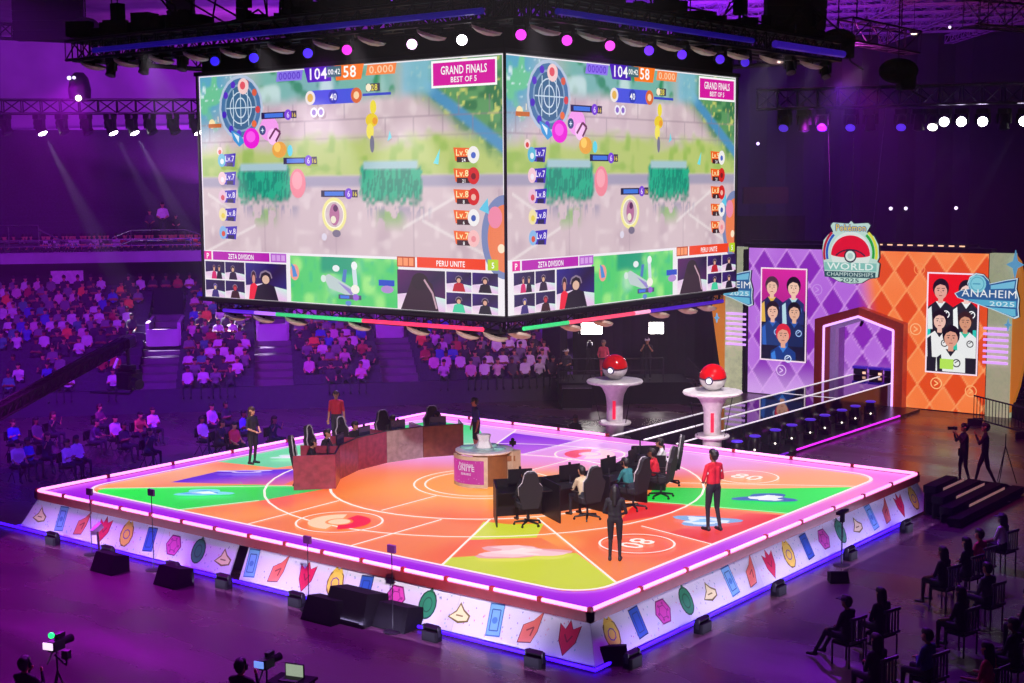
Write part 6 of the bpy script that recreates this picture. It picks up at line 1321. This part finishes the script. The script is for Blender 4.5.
for x in (-7.2, -4.9, -2.4, -.6, 1.8, 3.6, 5.7, 8.3): foot_light(x, -8.72, 0, 'small black flood light on the floor along the left skirt, %s from the left' % ORD[i]); i += 1
i = 0
for y in (-7.6, -5.0, -1.7, 2.0, 5.4): foot_light(9.78, y, PI/2, 'small black flood light on the floor along the right skirt, %s from the near corner' % ORD[i]); i += 1
def bar_light(name, c, length, rz, nrm, power):
    l = bpy.data.lights.new(name, 'AREA'); l.shape = 'RECTANGLE'; l.size = length; l.size_y = .06; l.energy = power; l.color = lin('#D8CCFF'); o = bpy.data.objects.new(name, l); COL.objects.link(o)
    z = -Vector(nrm).normalized(); x = Vector((math.cos(rz), math.sin(rz), 0)); y = z.cross(x).normalized(); o.matrix_world = Matrix(((x.x, y.x, z.x, c[0]), (x.y, y.y, z.y, c[1]), (x.z, y.z, z.z, c[2]), (0, 0, 0, 1)))
bar_light('skirt_bar_light', (0, -9.05, -.9), 17.5, 0, (0, 1, .42), 150)
bar_light('skirt_bar_light', (10.15, -.5, -.9), 14.5, PI/2, (-1, 0, .42), 105)
t = thing('video_camera', 'small pale handheld camera mounted in front of the left skirt', 'camera', (-4.4, -9.3, FZ)); MB().tube((0, 0, 0), (-.35, .2, .75), .03, .03, 8).build('tilted_arm', M['chrome'], t); MB().box((-.4, .22, .82), (.12, .3, .14), 0, Matrix.Rotation(.5, 3, 'X')).build('camera_body', M['white'], t)
# ================================================================ CAMERA CRANE
def Pd(px, py, d): return A((px-512)/FPX*d, d, 8.16+(181.5-py)/FPX*d)
cr_ = thing('camera_crane', 'long black camera crane arm reaching in from the left edge', 'crane', (0, 0, 0))
e0, e1 = Pd(-60, 437, 33), Pd(122, 340, 44)
b = MB(); b.truss(e0, e1, .3, .03, .45); d = (e1-e0).normalized(); q = d.to_track_quat('Z', 'Y').to_matrix(); c = (e0+e1)/2
b.box(c, (.16, .3, (e1-e0).length), 0, q); b.build('boom_arm', M['blackm'], cr_)
b = MB(); b.tube(e0+Vector((0, 0, .25)), e1+Vector((0, 0, .2)), .02, .02, 5); b.build('stay_cable', M['dark'], cr_)
b = MB(); b.box(e1+d*.1, (.45, .35, .5), 0, q, bev=.05); b.tube(e1+d*.2, e1+d*.25-Vector((0, 0, .75)), .07, .06, 8); b.box(e1+d*.25-Vector((0, 0, .8)), (.5, .3, .12), bev=.05); b.build('remote_head', M['black'], cr_)
b = MB(); cc = e1+d*.3-Vector((0, 0, 1.25)); b.box(cc, (.75, .55, .5), bev=.08); b.tube(cc+Vector((.3, -.1, 0)), cc+Vector((.75, -.2, -.05)), .13, .16, 12); b.box(cc+Vector((0, 0, .32)), (.9, .2, .1)); b.build('camera_body', M['black'], cr_)
b = MB(); b.box(cc+Vector((-.25, -.3, .55)), (.1, .05, .35), 0, Matrix.Rotation(.6, 3, 'Y')); b.build('pale_plate', M['white'], cr_)
b = MB(); b.path([Pd(85, 390, 43.5), Pd(125, 392, 44), Pd(131, 385, 44)], .04); b.build('guard_bar', M['dark'], cr_)
# ================================================================ NEAR CAMERA OPERATORS
def near(px, py, z): d_ = (8.16-z)/(py-181.5)*FPX; return A((px-512)/FPX*d_, d_, FZ)
p = near(40, 652, .55); t = tripod('broadcast_camera', 'video camera on tripod with green tally light at the lower left', 'camera', tuple(p), 1.45, .4, None); t.rotation_euler = (0, 0, face(-.3, 1))
cam_head(t, 1.45, emi('tally_green', '#20E070', 2.2), emi('finder_white', '#F0D8F0', 1.3), .95)
MB().path([(.05, -.1, 1.4), (.35, -.2, 1.3), (.4, -.25, 1.45)], .02).box((.4, -.25, 1.5), (.12, .1, .14)).build('side_monitor_arm', M['black'], t)
p = near(256, 676, .35); t = tripod('broadcast_camera', 'video camera with small lit screen at the bottom left, right of the operators', 'camera', tuple(p), 1.3, .4, None); t.rotation_euler = (0, 0, face(-.2, 1)); cam_head(t, 1.3, None, emi('finder_blue', '#6A90E0', 1.2), .9)
for px, lab in ((6, 'camera operator in black at the bottom left corner, mostly below the frame'), (229, 'camera operator in black with round dark hair at the bottom left')):
    p = near(px, 672 if px < 100 else 676, .62); person('person', lab, tuple(p), face(-.3, 1), arms='camera', sc=1.0, mats=[S1, M['blackcloth'], M['blackcloth'], M['shoe']], sleeve=2, voxel=.02, lite=True, headset=True)
p = near(285, 681, .15); t = thing('laptop', 'open laptop with pale lit screen at the bottom edge', 'laptop', (p.x, p.y, .02), face(-.3, 1)); MB().box((0, -.14, .01), (.34, .24, .02)).build('keyboard_deck', M['dark'], t); MB().box((0, 0, .12), (.36, .015, .24)).build('screen_lid', M['dark'], t); MB().box((0, -.01, .12), (.32, .004, .2)).build('display', emi('laptop_screen', '#A8B8A0', .8), t)
t = thing('equipment_table', 'small black table under the laptop at the bottom edge', 'table', (p.x, p.y, FZ), face(-.3, 1)); MB().box((0, -.1, 1.0), (.7, .5, .04)).build('tabletop', M['blackm'], t)
for sx in (-1, 1):
    for sy2 in (-1, 1): MB().tube((.3*sx, -.1+.2*sy2, 0), (.3*sx, -.1+.2*sy2, .98), .02).build('leg', M['black'], t)
# ================================================================ BEHIND THE STAGE
pr = thing('camera_riser', 'black camera platform with rails behind the stage', 'platform', tuple(A(4.6, 59.5, FZ)), ARZ)
MB().box((0, 0, .45), (5.4, 2.6, .9)).build('riser_deck', M['blackm'], pr); b = MB()
b.path([(-2.7, -1.3, .9), (-2.7, -1.3, 1.9), (1.6, -1.3, 1.9), (1.6, -1.3, .9)], .03); b.tube((-2.7, -1.3, 1.4), (1.6, -1.3, 1.4), .025); b.path([(2.7, -1.3, .9), (3.6, -1.3, 0)], .04); b.path([(2.6, -1.3, 1.9), (3.6, -1.3, .9), (3.6, -1.3, 0)], .03); b.build('riser_rail', M['dark'], pr)
MB().box((3.1, -.6, .2), (.5, 1.2, .4)).box((2.8, -.6, .45), (.35, 1.2, .8)).build('riser_steps', M['blackm'], pr)
pl = Pd(604, 374, 58.6); person('person', 'person in long pinkish red top standing on the camera riser behind the left pedestal', (pl.x, pl.y, -.1), ARZ+2.6, arms='front', sc=1.0, mats=[S1, M['pinkcloth'], M['pinkcloth'], M['shoe']], hm=mat('hair_grey', '#8A7A70', .7), voxel=.02, lite=True, sleeve=2)
pl = Pd(648, 360, 59); person('person', 'camera operator in dark clothes with pale cap on the camera riser', (pl.x, pl.y, -.1), ARZ+2.9, arms='camera', sc=1.02, mats=[S1, M['blackcloth'], M['jeans'], M['shoe']], voxel=.02, lite=True, cap_=M['whitecloth'])
pl = Pd(567, 372, 59); person('person', 'seated operator in pale clothes at the left end of the camera riser', (pl.x, pl.y, -.1), ARZ+2.5, 'sit', 'point', sc=1.0, mats=[S1, M['greycloth'], M['jeans'], M['shoe']], voxel=.02, lite=True, cap_=M['whitecloth'])
folding_chair('folding chair under the seated operator on the camera riser', (pl.x, pl.y, -.1), ARZ+2.5, 'chair on the riser')
pl = Pd(708, 395, 56); person('person', 'person in dark clothes holding a phone beside the left backdrop pylon', (pl.x, pl.y, FZ), ARZ+PI, arms=('up', 'down'), sc=1.0, mats=[S1, M['greycloth'], M['jeans'], M['shoe']], voxel=.02, lite=True)
pl = Pd(590, 372, 59.2); t = tripod('broadcast_camera', 'broadcast camera with lit monitor on the camera riser', 'camera', (pl.x, pl.y, -.1), 1.35, .35, None); t.rotation_euler = (0, 0, ARZ+PI); cam_head(t, 1.35, None, emi('finder_white2', '#E8E0E8', 1.5), 1.1)
for i, (px, py, w) in enumerate(((592, 329, .9), (657, 329, .62))):
    p = Pd(px, py, 62); t = thing('work_light', 'glaring white work light panel hanging behind the stage, %s one' % ['left, larger', 'right, smaller'][i], 'flood light', tuple(p), ARZ)
    MB().box((0, .1, 0), (w+.08, .16, .56), bev=.03).build('lamp_housing', M['black'], t); MB().box((0, -.0, 0), (w, .03, .48), bev=0).build('lamp_panel', lensmat('#FFF8F0', 22), t)
    MB().tube((0, .1, .28), (0, .1, 17.9-p.z), .02, .02, 5).build('hanging_rod', M['blackm'], t)
t = thing('equipment_case', 'black flight case with pale edges on the floor behind the stage', 'case', tuple(A(2.6, 57.2, FZ)), ARZ); MB().box((0, 0, .45), (1.2, .7, .9), bev=.03).build('case_body', M['blackm'], t); b = MB()
for z in (.04, .88): b.box((0, -.36, z), (1.2, .03, .04))
b.build('case_edge', M['chrome'], t)
tag(MB().box(Pd(765, 197, 70), (2.2, .3, .8), 0, Matrix.Rotation(ARZ, 3, 'Z')).build('projection_booth', mat('booth', '#1E1626', .9)), 'dim rectangular booth front high on the dark wall right of the screen', 'booth')
for i, (px, py, s) in enumerate(((757, 146, .09), (944, 34, .08), (768, 225, .5), (890, 211, .1), (905, 211, .1), (955, 211, .1))):
    if i == 2: continue
    tag(MB().ball(Pd(px, py, 80), s, n=8).build('wall_lamp', lensmat('#F0E0FF', 1.6)), 'tiny pale point lamp on the dark back wall, %s from the left' % ORD[[0, 4, 0, 1, 2, 3][i]], 'lamp')
# ================================================================ HAZE AND BEAMS
for i, (p, aim, on) in enumerate(BEAMS):
    d = (Vector(aim)-Vector(p)).normalized(); spot('beam_light', tuple(Vector(p)+d*.75), tuple(aim), (42000 if on == 1 else 18000) if i < 3 else 4000, '#F0ECFF', 11, .5, .08)
# thin even haze through the whole hall
nt = W.node_tree; v = nt.nodes.new('ShaderNodeVolumeScatter'); v.inputs['Density'].default_value = .0012; v.inputs['Anisotropy'].default_value = .2; v.inputs['Color'].default_value = (.92, .88, 1, 1)
nt.links.new(v.outputs[0], nt.nodes['World Output'].inputs['Volume'])
print('OBJECTS', len(bpy.data.objects))
